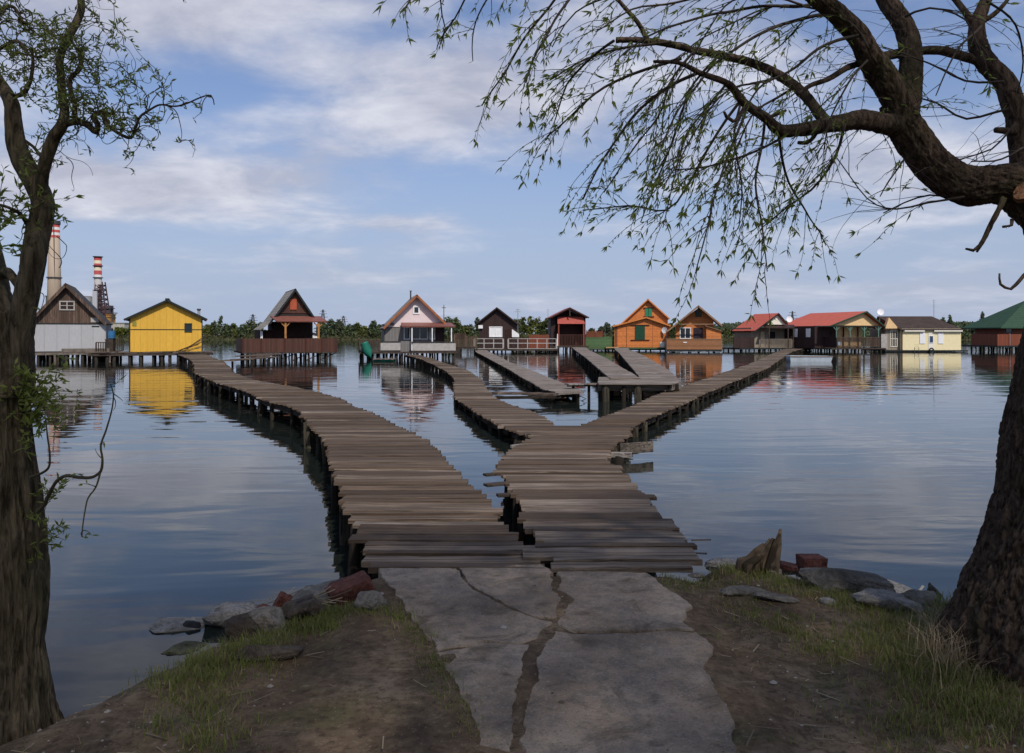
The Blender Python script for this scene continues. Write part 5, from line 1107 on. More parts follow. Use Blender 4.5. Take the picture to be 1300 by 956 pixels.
patch([(960, 775), (1000, 800), (1040, 820), (1080, 830)], 142, 0.031, 16, 7, .3); patch([(910, 768), (950, 772)], 24, 0.022, 12, 6, .4)
patch([(1080, 800), (1130, 810), (1180, 800), (1200, 820), (1150, 850), (1200, 860), (1260, 870)], 496, 0.053, 24, 16, .3)
patch([(1180, 760), (1205, 775), (1215, 800)], 105, 0.087, 10, 8, .12); patch([(1240, 880), (1290, 900), (1200, 930), (1100, 900)], 248, 0.043, 40, 20, .3)
for _ in range(1500):     # thin scattered growth
    x = rr.uniform(-3, 4.4); y = rr.uniform(2.6, 6.4)
    if shore_s(x, y) < .15 or (-1.0 < x < 1.1 and y < 5.5) or noise.noise((x * 1.4, y * 1.4, 7)) < .05: continue
    tuft(m, x, y, 4, .035, .03, .45)
tag(m.build('grass', M_GR), 'patchy green and straw coloured grass over the bank', 'grass', kind='stuff')
m = MB(); ic = [(0, 0, 1), (.9, 0, .1), (.2, .85, 0), (-.8, .4, .1), (-.7, -.6, 0), (.3, -.9, .1), (0, 0, -.6)]; fc = [(0, 1, 2), (0, 2, 3), (0, 3, 4), (0, 4, 5), (0, 5, 1), (6, 2, 1), (6, 3, 2), (6, 4, 3), (6, 5, 4), (6, 1, 5)]
for _ in range(5200):
    x = rr.uniform(-3.2, 4.6); y = rr.uniform(2.6, 6.4)
    s0 = shore_s(x, y)
    if s0 < -.15 or (-1.0 < x < 1.08 and y < 5.45 and rr.random() < .93): continue
    if s0 > .5 and noise.noise((x * 1.7, y * 1.7, 2)) < -.05 and rr.random() < .7: continue
    z = ground_z(x, y) if not (-1.0 < x < 1.08 and y < 5.4) else .604; q = rr.uniform(.003, .011) * (2.2 if rr.random() < .05 else 1) * (1.5 if s0 < .35 else 1); a = rr.uniform(0, 6.28); ca, sa = math.cos(a) * q, math.sin(a) * q; e = rr.uniform(.5, 1.3)
    m.add([(x + v[0] * ca - v[1] * sa * e, y + v[0] * sa + v[1] * ca * e, z + v[2] * q * .6) for v in ic], fc, rr.random())
kp = NT('grit'); kp.col(kp.ramp(kp.attr(), [(0, (.06, .045, .035)), (.6, (.16, .125, .10)), (1, (.34, .31, .28))])); kp.rough(.9, .15)
tag(m.build('gravel', kp.m), 'scattered grit and pebbles on the bare earth', 'gravel', kind='stuff')
# dry straw at the foot of the big willow
m = MB()
for _ in range(900):
    g = G(rr.gauss(1208, 22), rr.gauss(832, 20), .56); x, y = g.x, g.y; hh = rr.uniform(.05, .20); blade(m, x, y, ground_z(x, y), hh, rr.uniform(.0015, .003), rr.uniform(.05, .22), rr.uniform(0, 6.28), rr.random())
for _ in range(420):      # flat litter
    x = rr.uniform(-2.2, 3.6); y = rr.uniform(2.8, 6.2); z = ground_z(x, y) + .006
    if shore_s(x, y) < .1: continue
    if -1.0 < x < 1.05 and y < 5.4:
        if rr.random() < .75: continue
        z = .612
    a = rr.uniform(0, 6.28); l = rr.uniform(.015, .07); w_ = rr.uniform(.0015, .004); d = Vector((math.cos(a), math.sin(a), 0)) * l; s_ = Vector((-d.y, d.x, 0)).normalized() * w_; p = Vector((x, y, z)); m.add([p - d - s_, p - d + s_, p + d + s_ + Vector((0, 0, .006)), p + d - s_ + Vector((0, 0, .006))], [(0, 1, 2, 3)], rr.random())
tag(m.build('dry_straw', leaf_mat('dry straw', (.14, .10, .06), (.25, .19, .11), (.36, .29, .18), .1)), 'dry straw and fallen stalks scattered over earth and at the willow foot', 'straw', kind='stuff')
m = MB()
for _ in range(60):
    g = GG(rr.gauss(372, 22), rr.gauss(768, 6), .04); a = rr.gauss(.5, .35); l = rr.uniform(.08, .22); m.tube([g, g + Vector((math.cos(a) * l, math.sin(a) * l * .6, rr.uniform(-.03, .09)))], .003, 4, rr.random())
tag(m.build('reed_stalks', leaf_mat('reed stalks', (.12, .09, .06), (.24, .19, .12), (.33, .27, .19), 0)), 'tangle of dry reed stalks over the stones of the left bank', 'reeds', kind='stuff')
# ------------------------------------------------------------------ willows
def bark_mat(name, c, sc=(16, 16, 3.5)):
    k = NT(name); a = k.noise(k.coord(sc, shift=False), 1, 8, .65, .6); b = k.noise(k.coord((2, 2, 2), shift=False), 1.6, 5)
    base = k.ramp(a, [(.36, mul(c, .28)), (.52, c), (.70, mul(c, 1.9))]); base = k.mix(k.ramp(b, [(.5, (0, 0, 0)), (.7, (.45, .45, .45))]), base, (.060, .062, .028)); k.col(base); k.rough(.95, .1)
    k.bump(a, .9, .02); return k.m
M_BARK = bark_mat('deep willow bark', (.072, .050, .037), (38, 38, 10)); M_BARK2 = bark_mat('corkscrew willow bark', (.095, .074, .048), (34, 34, 6)); M_TWIG = plain('dark twigs', (.055, .042, .030), .9, .3); M_TWIGO = plain('olive twigs', (.09, .075, .04), .8, .3)
M_WL = leaf_mat('willow leaves', (.13, .155, .03), (.21, .25, .05), (.32, .35, .10), .62)
M_CAT = leaf_mat('willow catkins', (.10, .08, .03), (.16, .12, .05), (.20, .15, .08), .2)
def leaf(mb, p, d, l, w_, r):
    d = d.normalized(); ref = Vector((rr.gauss(0, 1), rr.gauss(0, 1), rr.gauss(0, 1))); s_ = d.cross(ref)
    if s_.length < .05: return
    s_ = s_.normalized() * w_; n = s_.cross(d).normalized() * w_ * .5
    mb.add([p, p + d * l * .4 + s_ - n, p + d * l, p + d * l * .4 - s_ - n, p + d * l * .45 + n * .3], [(0, 1, 4), (1, 2, 4), (2, 3, 4), (3, 0, 4)], r)
def PD(pts, d0):                   # rows px, py, radius px, depth offset -> (vec, radius m)
    return [(P(a[0], a[1], d0 + (a[3] if len(a) > 3 else 0)), a[2] * (d0 + (a[3] if len(a) > 3 else 0)) / F) for a in pts]
def barkfn(seed, amp, ka=9, kl=5):
    def f(a, l, i):
        v = Vector((math.cos(a) * ka / 3, math.sin(a) * ka / 3, l * kl * .35 + seed)); r1 = noise.noise(v * 1.6); w_ = noise.noise(v * 2.3 + Vector((9, 1, 4))) * 1.3
        q = abs(noise.noise(Vector((math.cos(a) * ka * .8 + w_, math.sin(a) * ka * .8 + w_, l * kl * .8 + seed * 2)))); q2 = noise.noise(Vector((math.cos(a) * ka * 2, math.sin(a) * ka * 2, l * kl * 2.5)))
        return 1 + amp * (.7 * r1 + min(1.0, q * 4.5) * .8 - .6 + q2 * .25)
    return f
# --- big willow at right
DW = 3.95
wl = empty('willow_tree', (2.75, 3.95, .5), 'big dark willow at the right edge with deeply furrowed trunk and drooping leafy branches', 'tree')
def wbuild(mb, name, mat, smooth=True, root=wl, **k):
    o = root.location; mb.v = [(v[0] - o.x, v[1] - o.y, v[2] - o.z) for v in mb.v]; return mb.build(name, mat, root, smooth, **k)
m = MB()
ctrl = PD([(1322, 940, 165), (1324, 905, 155), (1327, 860, 130), (1335, 815, 117), (1344, 760, 105), (1353, 700, 92), (1360, 640, 83), (1366, 560, 80), (1374, 480, 72), (1384, 400, 66), (1382, 330, 60), (1352, 272, 50), (1312, 243, 36), (1285, 236, 28), (1263, 232, 23)], DW)
pp, pr = spline(ctrl, .010); bf_ = barkfn(2.2, .080, 22, 13); m.tube(pp, pr, 340, fn=lambda a, l, i: bf_(a, l, i) * (1 + .13 * max(0, 1 - l / .75) ** 1.5 * math.sin(5 * a + .6 + .8 * l))); wbuild(m, 'trunk', M_BARK)
LIMBS = {}
def limb(key, rows, d0=DW, seg=18, amp=.10, step=.02, mb=None, store=None):
    pp, pr = spline(PD(rows, d0), step); (mb or m).tube(pp, pr, seg, fn=barkfn(len(rows) + rows[0][0] * .01, amp * 1.35, 9, 24)); (LIMBS if store is None else store)[key] = (pp, pr)
m = MB(); limb('L1', [(1320, 262, 30), (1290, 238, 29), (1263, 234, 23), (1231, 236, 24.5, .02), (1205, 226, 23, .03), (1184, 209, 22, .04), (1164, 183, 21.5, .05), (1146, 156, 21, .06), (1138, 130, 20, .06)], seg=120, step=.008); wbuild(m, 'limb', M_BARK)
m = MB(); limb('L1b', [(1146, 150, 15, .06), (1130, 112, 17.5, .02), (1116, 90, 17, 0), (1104, 72, 15, -.03), (1088, 44, 13, -.06), (1065, 20, 12, -.1), (1041, 0, 11, -.14), (1005, -28, 9, -.2), (960, -50, 7, -.3)], seg=72, step=.009); wbuild(m, 'limb', M_BARK)
m = MB(); limb('L1c', [(1148, 158, 15, .06), (1153, 128, 15, .10), (1156, 95, 14, .14), (1156, 62, 13, .18), (1147, 32, 12, .22), (1128, 4, 11, .28), (1108, -30, 9, .35)], seg=72, step=.009); wbuild(m, 'limb', M_BARK)
m = MB(); limb('L1a', [(1150, 160, 14, .05), (1124, 158, 13, 0), (1096, 152, 12, -.06), (1073, 155, 11, -.10), (1049, 159, 9.5, -.15), (1021, 164, 8.5, -.2), (991, 166, 7.5, -.25), (973, 150, 6, -.3), (945, 131, 5.3, -.35), (925, 107, 4.4, -.4), (890, 93, 3.3, -.45), (862, 80, 2.6, -.5), (830, 78, 1.8, -.55)], seg=24, step=.014, amp=.14); wbuild(m, 'limb', M_BARK)
m = MB(); limb('L1d', [(1052, 158, 8, -.14), (1040, 144, 7, -.10), (1026, 126, 6.6, -.05), (1009, 109, 6.2, 0), (981, 91, 5.8, .05), (949, 78, 5.2, .1), (914, 70, 4.8, .14), (882, 64, 4.5, .18), (850, 56, 4.2, .2), (812, 51, 3.8, .22), (782, 51, 3.4, .22)], seg=18, step=.014, amp=.14)
limb('L1e', [(822, 52, 3.4, .22), (812, 32, 3, .2), (797, 14, 2.6, .2), (778, -8, 2.4, .2), (762, -30, 2, .2)], seg=12); wbuild(m, 'limb', M_BARK)
m = MB(); limb('L2', [(1312, 250, 16, .1), (1300, 215, 14.5, .14), (1296, 185, 13.5, .16), (1292, 150, 13.5, .18), (1283, 122, 13, .2), (1274, 102, 12.5, .22), (1252, 80, 12, .25), (1242, 58, 11, .28), (1240, 32, 9, .3), (1247, 12, 7.5, .32), (1257, -12, 6, .35)], seg=60, step=.009)
limb('L2b', [(1252, 80, 7, .25), (1224, 72, 6, .28), (1192, 64, 5.6, .3), (1155, 66, 5.6, .3), (1128, 70, 6, .2), (1108, 76, 5, .1), (1078, 85, 4, .0), (1052, 100, 3.4, -.1), (1030, 108, 3, -.15), (1012, 120, 2.2, -.2)], seg=12)
limb('L2c', [(1240, 36, 5, .3), (1230, 22, 4.4, .3), (1220, 8, 4, .32), (1206, -8, 3.6, .34)], seg=10); limb('L2d', [(1246, 28, 3.6, .3), (1262, 18, 3, .3), (1276, 4, 2.6, .3), (1286, -12, 2.2, .3)], seg=8)
limb('L2e', [(1290, 168, 4, .15), (1276, 166, 4.5, .1), (1264, 165, 3.6, .08)], seg=8); wbuild(m, 'limb', M_BARK)
m = MB()
limb('s1', [(1274, 252, 4, -.1), (1270, 262, 3.4, -.12), (1259, 284, 3.2, -.13), (1244, 312, 2.8, -.14), (1236, 318, 2.2, -.14), (1226, 316, 1.6, -.14)], seg=8, amp=.25); limb('s1b', [(1244, 313, 2, -.14), (1240, 320, 1.4, -.14)], seg=6)
wbuild(m, 'dead_stub', M_BARK); m = MB(); limb('s2', [(1312, 340, 3.4, -.1), (1300, 350, 2.6, -.1), (1290, 361, 2.2, -.1), (1283, 367, 1.8, -.1), (1270, 361, 1.5, -.1), (1269, 347, 1.2, -.1)], seg=6, amp=.2)
wbuild(m, 'dead_stub', M_BARK); m = MB(); limb('s3', [(1036, 168, 3.2, -.15), (1033, 174, 3, -.15), (1025, 181, 2.6, -.17), (1013, 181, 2, -.18)], seg=6, amp=.2); wbuild(m, 'dead_stub', M_BARK); m = MB(); limb('s4', [(946, 133, 3, -.35), (940, 146, 2.6, -.36), (931, 154, 2.4, -.37), (922, 148, 2, -.37), (919, 142, 1.6, -.37)], seg=6, amp=.2); wbuild(m, 'dead_stub', M_BARK); m = MB(); limb('s5', [(966, 152, 2.5, -.3), (984, 146, 2.4, -.3), (998, 140, 2, -.3)], seg=6)
wbuild(m, 'dead_stub', M_BARK); m = MB(); limb('s6', [(1285, 278, 2.5, -.1), (1284, 286, 2, -.1), (1273, 288, 1.8, -.1)], seg=6); wbuild(m, 'dead_stub', M_BARK)
g = P(1301, 243, DW - .165); m = MB(); m.tube([g + Vector((.02, .03, -.01)), g + Vector((-.005, -.004, .0))], [.048, .045], 14, .5, fn=lambda a, l, i: 1 + .12 * math.sin(3 * a)); wbuild(m, 'sawn_scar', plank_mat('sawn orange wood', (.34, .17, .095), (45, 45, 45), .3), smooth=False)
# secondary branches and hanging shoots
SEC = [
 [(890, 93, 2.6), (850, 112, 2.2), (800, 150, 1.8), (762, 200, 1.3), (738, 250, .9)], [(862, 75, 2.6), (805, 92, 2.0), (745, 130, 1.5), (690, 172, .9)], [(850, 56, 2.2), (792, 62, 1.8), (735, 78, 1.3), (700, 102, .8)],
 [(735, -20, 2.0), (705, 25, 1.6), (682, 62, 1.2), (664, 108, .8)], [(722, -25, 1.8), (672, 38, 1.5), (642, 90, 1.1), (611, 132, .8)], [(940, 130, 2.2), (902, 182, 1.8), (872, 240, 1.4), (850, 268, 1.2), (800, 262, 1), (742, 266, .7)],
 [(945, 140, 2.0), (928, 200, 1.6), (902, 262, 1.2), (882, 343, .7)], [(973, 152, 2.0), (962, 220, 1.5), (972, 290, 1.1), (976, 345, .7)], [(991, 168, 2.2), (1003, 230, 1.4), (1022, 266, 1.1), (1046, 300, .7)], [(1073, 160, 2.2), (1060, 200, 1.8), (1030, 240, 1.5), (1000, 262, 1.0), (975, 285, .8)],
 [(1020, 163, 2.0), (962, 192, 1.6), (902, 212, 1.2), (860, 216, .8)], [(1041, 2, 2.4), (962, 12, 2.0), (882, 22, 1.6), (822, 46, 1.2), (782, 84, .8)], [(1065, 22, 2.6), (992, 30, 2.2), (930, 60, 1.8), (882, 112, 1.4), (842, 184, .9)], [(1088, 46, 2.4), (1042, 60, 2.0), (1000, 90, 1.7), (962, 112, 1.4), (930, 170, .9)],
 [(1005, -28, 2.2), (930, -10, 1.8), (860, 5, 1.5), (800, 10, 1.2), (752, 40, .8)], [(960, -50, 2.2), (860, -25, 1.8), (790, -5, 1.4), (735, 20, 1.0), (705, 60, .7)], [(782, 52, 2.0), (752, 70, 1.6), (722, 105, 1.2), (705, 150, .8)], [(1009, 109, 2.0), (980, 128, 1.6), (952, 150, 1.3), (925, 200, 1.0), (905, 240, .7)],
 [(914, 70, 2.0), (880, 110, 1.6), (862, 150, 1.3), (835, 215, 1.0), (812, 280, .7)], [(882, 64, 2.0), (850, 100, 1.6), (830, 150, 1.3), (790, 205, 1.0), (765, 240, .7)], [(945, 131, 1.8), (935, 180, 1.4), (942, 240, 1.0), (936, 290, .7)], [(925, 107, 1.8), (892, 140, 1.4), (866, 190, 1.1), (850, 232, .8), (842, 290, .6)],
 [(1240, 32, 1.8), (1220, 60, 1.4), (1200, 95, 1.0), (1190, 120, .7)], [(1275, 104, 1.8), (1225, 100, 1.4), (1180, 78, 1.1), (1120, 60, .7)], [(1283, 140, 1.8), (1230, 150, 1.5), (1190, 130, 1.2), (1160, 122, .8)], [(1264, 236, 1.8), (1230, 262, 1.4), (1180, 250, 1.2), (1120, 270, .8)], [(1225, 246, 1.6), (1180, 254, 1.4), (1140, 262, 1.1), (1100, 248, .8), (1062, 200, .7)],
 [(1146, 200, 1.2), (1128, 225, 1.0), (1118, 246, .7)], [(1290, 160, 1.4), (1262, 190, 1.1), (1225, 200, .9), (1186, 218, .6)], [(1296, 190, 1.5), (1260, 205, 1.1), (1235, 206, .8)], [(1104, 72, 1.6), (1070, 110, 1.3), (1052, 150, 1.0), (1050, 190, .7)], [(600, -30, 1.3), (590, -5, 1.2), (577, 22, 1.0), (560, 48, .8), (556, 62, .6)], [(640, -30, 1.3), (622, 0, 1.1), (606, 30, .9), (600, 78, .6)], [(575, -35, 1.2), (560, 0, 1.0), (567, 35, .8), (560, 55, .6)], [(540, -30, 1.1), (523, 0, .9), (505, 20, .6)],
 [(700, -30, 1.8), (650, -10, 1.4), (600, -25, 1.2), (540, -30, 1)], [(1255, 0, 1.6), (1290, 30, 1.3), (1300, 80, 1), (1292, 130, .7)], [(1150, 20, 1.8), (1180, 10, 1.4), (1225, 25, 1.0), (1245, 60, .7)], [(1100, 60, 1.6), (1070, 20, 1.3), (1030, 15, 1.0), (990, 60, .8), (960, 80, .6)],
 [(1060, 20, 1.6), (1000, 4, 1.3), (930, 28, 1.0), (870, 70, .8), (820, 140, .6)], [(982, 95, 1.6), (935, 112, 1.3), (880, 165, 1.0), (840, 240, .7)], [(1024, 6, 1.6), (950, -6, 1.3), (900, 40, 1.0), (850, 130, .7)]]
tw = MB(); lf = MB(); ct = MB()
def jitter_depth(rows, dd, seed):
    n = len(rows); return [(a[0], a[1], a[2], dd[0] + (dd[1] - dd[0]) * i / (n - 1)) for i, a in enumerate(rows)]
for si, rows in enumerate(SEC):
    dd = (rr.uniform(-.35, .1), rr.uniform(-.75, .45)); rws = jitter_depth(rows, dd, si); pp, pr = spline(PD(rws, DW), .05)
    pp = [p + noise.noise_vector(p * 3 + Vector((si, 0, 0))) * .03 for p in pp]; tw.tube(pp, [max(.0014, r) for r in pr], 5)
    n = len(pp); bare = rows[0][0] > 1140; low = rows[0][0] < 660
    nshoot = (16 if not bare else 6) if not low else 4
    if rows[0][1] < 60 and not bare and not low: nshoot = 13
    for q in range(nshoot):
        t = rr.uniform(.15, 1.0); i = min(n - 2, int(t * (n - 1))); p = pp[i].copy(); d = (pp[min(i + 3, n - 1)] - pp[max(0, i - 3)]).normalized()
        v = (d * .9 + Vector((rr.gauss(-.25 if not bare else 0, .35), rr.gauss(0, .5), rr.gauss(.0 if not bare else .2, .35)))).normalized(); ln = (rr.uniform(.16, .50) * (1.15 - .5 * t) if not low else rr.uniform(.06, .16)) if not bare else rr.uniform(.15, .5); k = int(ln / .022); q_ = [p.copy()]; lfp = []
        for s_ in range(k):
            v = (v + Vector((rr.gauss(0, .06), rr.gauss(0, .06), rr.gauss(-.052 if not bare else -.02, .05)))).normalized(); p = p + v * .022; q_.append(p.copy())
        tw.tube(q_, [.0020 - .0012 * j / len(q_) for j in range(len(q_))], 4)
        pl = .0 if (bare and rr.random() < .75) else 1
        if pl:
            for j in range(2, len(q_)):
                if rr.random() < .60:
                    dd_ = (q_[j] - q_[j - 1]).normalized(); big = rr.random() < .22
                    leaf(lf, q_[j], dd_ * .9 + Vector((rr.gauss(0, .6), rr.gauss(0, .6), rr.gauss(-.25, .4))), rr.uniform(.04, .072) if big else rr.uniform(.015, .034), rr.uniform(.004, .0065) if big else rr.uniform(.0025, .0042), max(0, min(1, rr.gauss(.45, .25))))
                if rr.random() < .05:
                    e = Vector((rr.gauss(0, .4), rr.gauss(0, .4), -.6)).normalized() * rr.uniform(.015, .03); ct.tube([q_[j], q_[j] + e * .5, q_[j] + e], [.002, .003, .0015], 5, rr.random())
            for _ in range(5): leaf(lf, q_[-1], v + Vector((rr.gauss(0, .5), rr.gauss(0, .5), rr.gauss(-.1, .4))), rr.uniform(.03, .06), rr.uniform(.003, .0055), rr.random())
    if not bare:
        for j in range(int(n * .3), n):
            if rr.random() < .7: leaf(lf, pp[j], Vector((rr.gauss(-.3, .6), rr.gauss(0, .6), rr.gauss(-.4, .5))), rr.uniform(.015, .05), rr.uniform(.0025, .005), rr.random())
# whippy bare shoots across the fork
for i in range(46):
    kp = LIMBS[rr.choice(['L1', 'L2', 'L2', 'L1c', 'L2b'])][0]; p = kp[int(len(kp) * rr.uniform(.25, .95))].copy(); v = Vector((rr.gauss(-.8, .5), rr.gauss(0, .3), rr.gauss(.1, .5))).normalized(); q_ = [p]
    for s_ in range(rr.randint(8, 22)): v = (v + Vector((rr.gauss(0, .05), rr.gauss(0, .05), rr.gauss(.0, .06)))).normalized(); q_.append(q_[-1] + v * .02)
    tw.tube(q_, [.0016 - .0010 * j / len(q_) for j in range(len(q_))], 4)
# limb side sprouts
for key in ('L1a', 'L1d', 'L1b', 'L2b', 'L1c', 'L2'):
    pp, pr = LIMBS[key]
    for _ in range({'L1a': 34, 'L1d': 40, 'L1b': 14, 'L2b': 12, 'L1c': 8, 'L2': 8}[key]):
        i = rr.randrange(len(pp)); p = pp[i].copy(); v = Vector((rr.gauss(-.2, .6), rr.gauss(0, .6), rr.gauss(-.1, .7))).normalized(); q_ = [p]
        for s_ in range(rr.randint(5, 20)): v = (v + Vector((rr.gauss(0, .08), rr.gauss(0, .08), rr.gauss(-.06, .08)))).normalized(); q_.append(q_[-1] + v * .02)
        tw.tube(q_, [.0022 - .0013 * j / len(q_) for j in range(len(q_))], 4)
        for j in range(2, len(q_)):
            if rr.random() < .5: leaf(lf, q_[j], v + Vector((rr.gauss(0, .6), rr.gauss(0, .6), rr.gauss(-.2, .5))), rr.uniform(.015, .05), rr.uniform(.0025, .005), rr.random())
lf.add(ct.v, ct.f, .1); wbuild(tw, 'twigs', M_TWIG); wbuild(lf, 'leaves', M_WL, smooth=False);  # catkins are joined into the leaves mesh and share its material
# --- corkscrew willow at left
DL = 3.5
cl = empty('willow_tree', (-2.27, 3.5, .3), 'corkscrew willow at the left edge with twisted limbs and small curly leaves', 'tree')
LL = {}
m = MB()
ctrl = PD([(0, 1060, 84), (2, 960, 74), (3, 915, 62), (6, 870, 50), (7, 820, 42), (7, 760, 48), (3, 700, 49), (1, 650, 47), (-4, 600, 44), (-8, 550, 42), (-9, 500, 40), (-8, 470, 39), (-8, 440, 36), (-12, 400, 30)], DL)
pp, pr = spline(ctrl, .010); m.tube(pp, pr, 260, fn=barkfn(5.5, .085, 17, 5)); wbuild(m, 'trunk', M_BARK2, root=cl)
def lim(rows, seg=16, amp=.07, step=.014, key='x'): limb(key, rows, DL, seg, amp, step, m, LL)
m = MB(); lim([(6, 500, 34), (14, 460, 27), (24, 425, 17, -.02), (30, 395, 14.5, -.03), (35, 368, 14.5, -.04), (40, 345, 14, -.04), (44, 320, 14.5, -.03), (48, 297, 14.5), (53, 275, 14), (54, 254, 13, .02), (42, 228, 13, .03), (29, 205, 12.5, .04), (21, 184, 11.5, .05), (17, 158, 10, .05), (15, 132, 9, .06), (4, 112, 7.5, .08), (-14, 84, 6, .1)], 40, .06); wbuild(m, 'limb', M_BARK2, root=cl)
m = MB(); lim([(-10, 480, 34), (-4, 435, 26, .05), (-2, 405, 19, .08), (-3, 380, 16, .1), (-6, 350, 14, .12), (-16, 300, 12, .14)], 24, .08); lim([(-4, 352, 6, .12), (4, 350, 6, .1), (-2, 338, 5, .1), (-10, 326, 4, .1)], 12); lim([(30, 372, 5, 0), (16, 352, 5.5, .02), (8, 345, 6, .05), (-2, 350, 7, .1)], 14); wbuild(m, 'limb', M_BARK2, root=cl)
m = MB(); lim([(53, 248, 7), (54, 228, 7, -.03), (56, 212, 7.6, -.05), (62, 192, 7.8, -.07), (69, 174, 7.6, -.08), (79, 158, 7, -.08), (82, 140, 5.6, -.07), (79, 120, 5, -.06), (77, 95, 4.8, -.05), (76, 74, 4.6, -.04), (84, 52, 4.9, -.02), (95, 32, 4.8), (103, 12, 4.4, .02), (101, -15, 4.2, .04)], 20, .06, key='up'); wbuild(m, 'limb', M_BARK2, root=cl)
m = MB(); lim([(80, 158, 5), (92, 155, 4.4, -.1), (102, 155, 4.2, -.12), (113, 160, 4, -.14), (122, 168, 3.6, -.15), (124, 158, 3.4, -.16), (118, 149, 3.4, -.17), (124, 143, 3.2, -.18), (134, 143, 3, -.18), (133, 155, 2.8, -.19), (141, 162, 2.3, -.2), (152, 170, 2.1, -.21), (166, 175, 2, -.22), (172, 162, 1.7, -.23), (178, 148, 1.5, -.24), (188, 141, 1.3, -.25), (203, 133, 1.2, -.26), (222, 135, 1.1, -.27), (238, 131, 1, -.28), (254, 124, .9, -.29), (268, 121, .7, -.3), (272, 133, .6, -.3)], 12, .06, key='r1')
lim([(94, 150, 3.4, -.1), (95, 132, 3.1, -.12), (90, 117, 3, -.13), (89, 101, 2.8, -.13), (97, 92, 2.6, -.12), (103, 85, 2.5, -.1), (102, 72, 2.2, -.08), (97, 62, 1.9, -.08), (90, 50, 1.4, -.08)], 10, .06, key='r2'); wbuild(m, 'limb', M_BARK2, root=cl)
m = MB(); lim([(58, 205, 2, .0), (50, 196, 2, .05), (42, 186, 1.8, .08), (28, 176, 1.8, .1)], 8); wbuild(m, 'limb', M_BARK2, root=cl); m = MB(); lim([(20, 122, 3, .06), (30, 118, 3, .05), (38, 104, 2.4, .04), (42, 80, 2, .03), (40, 62, 1.6, .03)], 8, key='r3')
wbuild(m, 'limb', M_BARK2, root=cl); m = MB(); lim([(36, 287, 3, .0), (26, 272, 2.4, -.05), (12, 264, 2, -.1), (-8, 258, 1.6, -.1)], 8, key='r4'); wbuild(m, 'limb', M_BARK2, root=cl); m = MB(); lim([(-12, 70, 2.5, .1), (20, 52, 2.2, .1), (38, 70, 1.8, .05), (58, 72, 1.5)], 8, key='r5'); wbuild(m, 'limb', M_BARK2, root=cl); m = MB(); lim([(-12, 20, 2.5, .1), (15, 8, 2.2, .1), (30, 30, 1.6, .1)], 8, key='r6'); wbuild(m, 'limb', M_BARK2, root=cl)
# low hanging branch over the water
m = MB(); lim([(48, 650, 2.6, -.15), (56, 641, 2.5, -.2), (63, 626, 2.3, -.24), (72, 611, 2.2, -.28), (84, 604, 2.2, -.3), (100, 606, 2.1, -.32), (116, 606, 2, -.34), (128, 598, 1.8, -.36), (130, 582, 1.4, -.37), (128, 566, 1.3, -.38), (135, 545, 1.1, -.39), (142, 520, 1, -.4), (144, 500, .9, -.4), (140, 488, .7, -.4)], 8, .1, key='h1')
lim([(128, 597, 1.3, -.36), (122, 618, 1.1, -.36), (112, 632, 1, -.37), (108, 648, .9, -.38), (105, 668, .8, -.38), (104, 682, .6, -.38)], 6, .1, key='h2'); lim([(38, 606, 1.8, -.12), (52, 601, 1.7, -.18), (62, 593, 1.5, -.22), (63, 575, 1.2, -.24), (60, 552, 1, -.25), (58, 530, .7, -.26)], 6, .1, key='h3'); wbuild(m, 'drooping_branch', M_TWIGO, root=cl)
tw = MB(); lf = MB()
def curly(p, v, ln, r0, leafy, curl=1.0, ls=1.0):
    k = max(4, int(ln / .014)); w_ = Vector((rr.gauss(0, 1), rr.gauss(0, 1), rr.gauss(0, 1))); q_ = [p.copy()]
    for s_ in range(k):
        if s_ % 5 == 0: w_ = Vector((rr.gauss(0, 1), rr.gauss(0, 1), rr.gauss(0, 1)))
        v = (v + v.cross(w_) * .26 * curl + Vector((rr.gauss(0, .05), rr.gauss(0, .05), -.01))).normalized(); p = p + v * .014; q_.append(p.copy())
    tw.tube(q_, [max(.0009, r0 * (1 - .7 * j / k)) for j in range(len(q_))], 5)
    for j in range(3, len(q_)):
        if rr.random() < leafy:
            for _ in range(2): leaf(lf, q_[j], v * .4 + Vector((rr.gauss(0, .7), rr.gauss(0, .7), rr.gauss(.1, .6))), rr.uniform(.018, .036) * ls, rr.uniform(.0032, .0055) * ls, rr.random())
    return q_
def sprout(key, n, ln, leafy, lo=.1, up=.15, dx=0, sub=2, ls=1.0, hi=1.0):
    pp, pr = LL[key]
    for _ in range(n):
        i = min(len(pp) - 1, int(len(pp) * rr.uniform(lo, hi))); v = Vector((rr.gauss(dx, .6), rr.gauss(0, .6), rr.gauss(up, .6))).normalized(); q_ = curly(pp[i], v, rr.uniform(.5, 1.2) * ln, .0024, leafy, ls=ls)
        for _ in range(sub): j = rr.randrange(len(q_) // 3, len(q_)); curly(q_[j], Vector((rr.gauss(dx, .6), rr.gauss(0, .6), rr.gauss(up, .6))).normalized(), ln * rr.uniform(.25, .6), .0015, leafy * 1.1, ls=ls)
sprout('r1', 30, .34, .26, .15, .75, .25, hi=.8); sprout('r1', 12, .16, .30, .5, .3, .3, 1); sprout('r2', 24, .38, .30, .2, .3, .5); sprout('up', 18, .36, .22, .45, .1, .15); sprout('r3', 12, .28, .40, .1, .1, -.2); sprout('r5', 14, .34, .28, 0, .2, 0); sprout('r6', 14, .34, .28, 0, .1, .1); sprout('r4', 10, .28, .40, 0, -.1, -.3, ls=1.5)
sprout('x', 10, .24, .3, .1, 0, 0)
for i in range(16): curly(rr.choice(LL[rr.choice(['r5', 'r6'])][0]), Vector((rr.gauss(.5, .5), rr.gauss(0, .4), rr.gauss(.1, .5))).normalized(), .4, .003, .28)
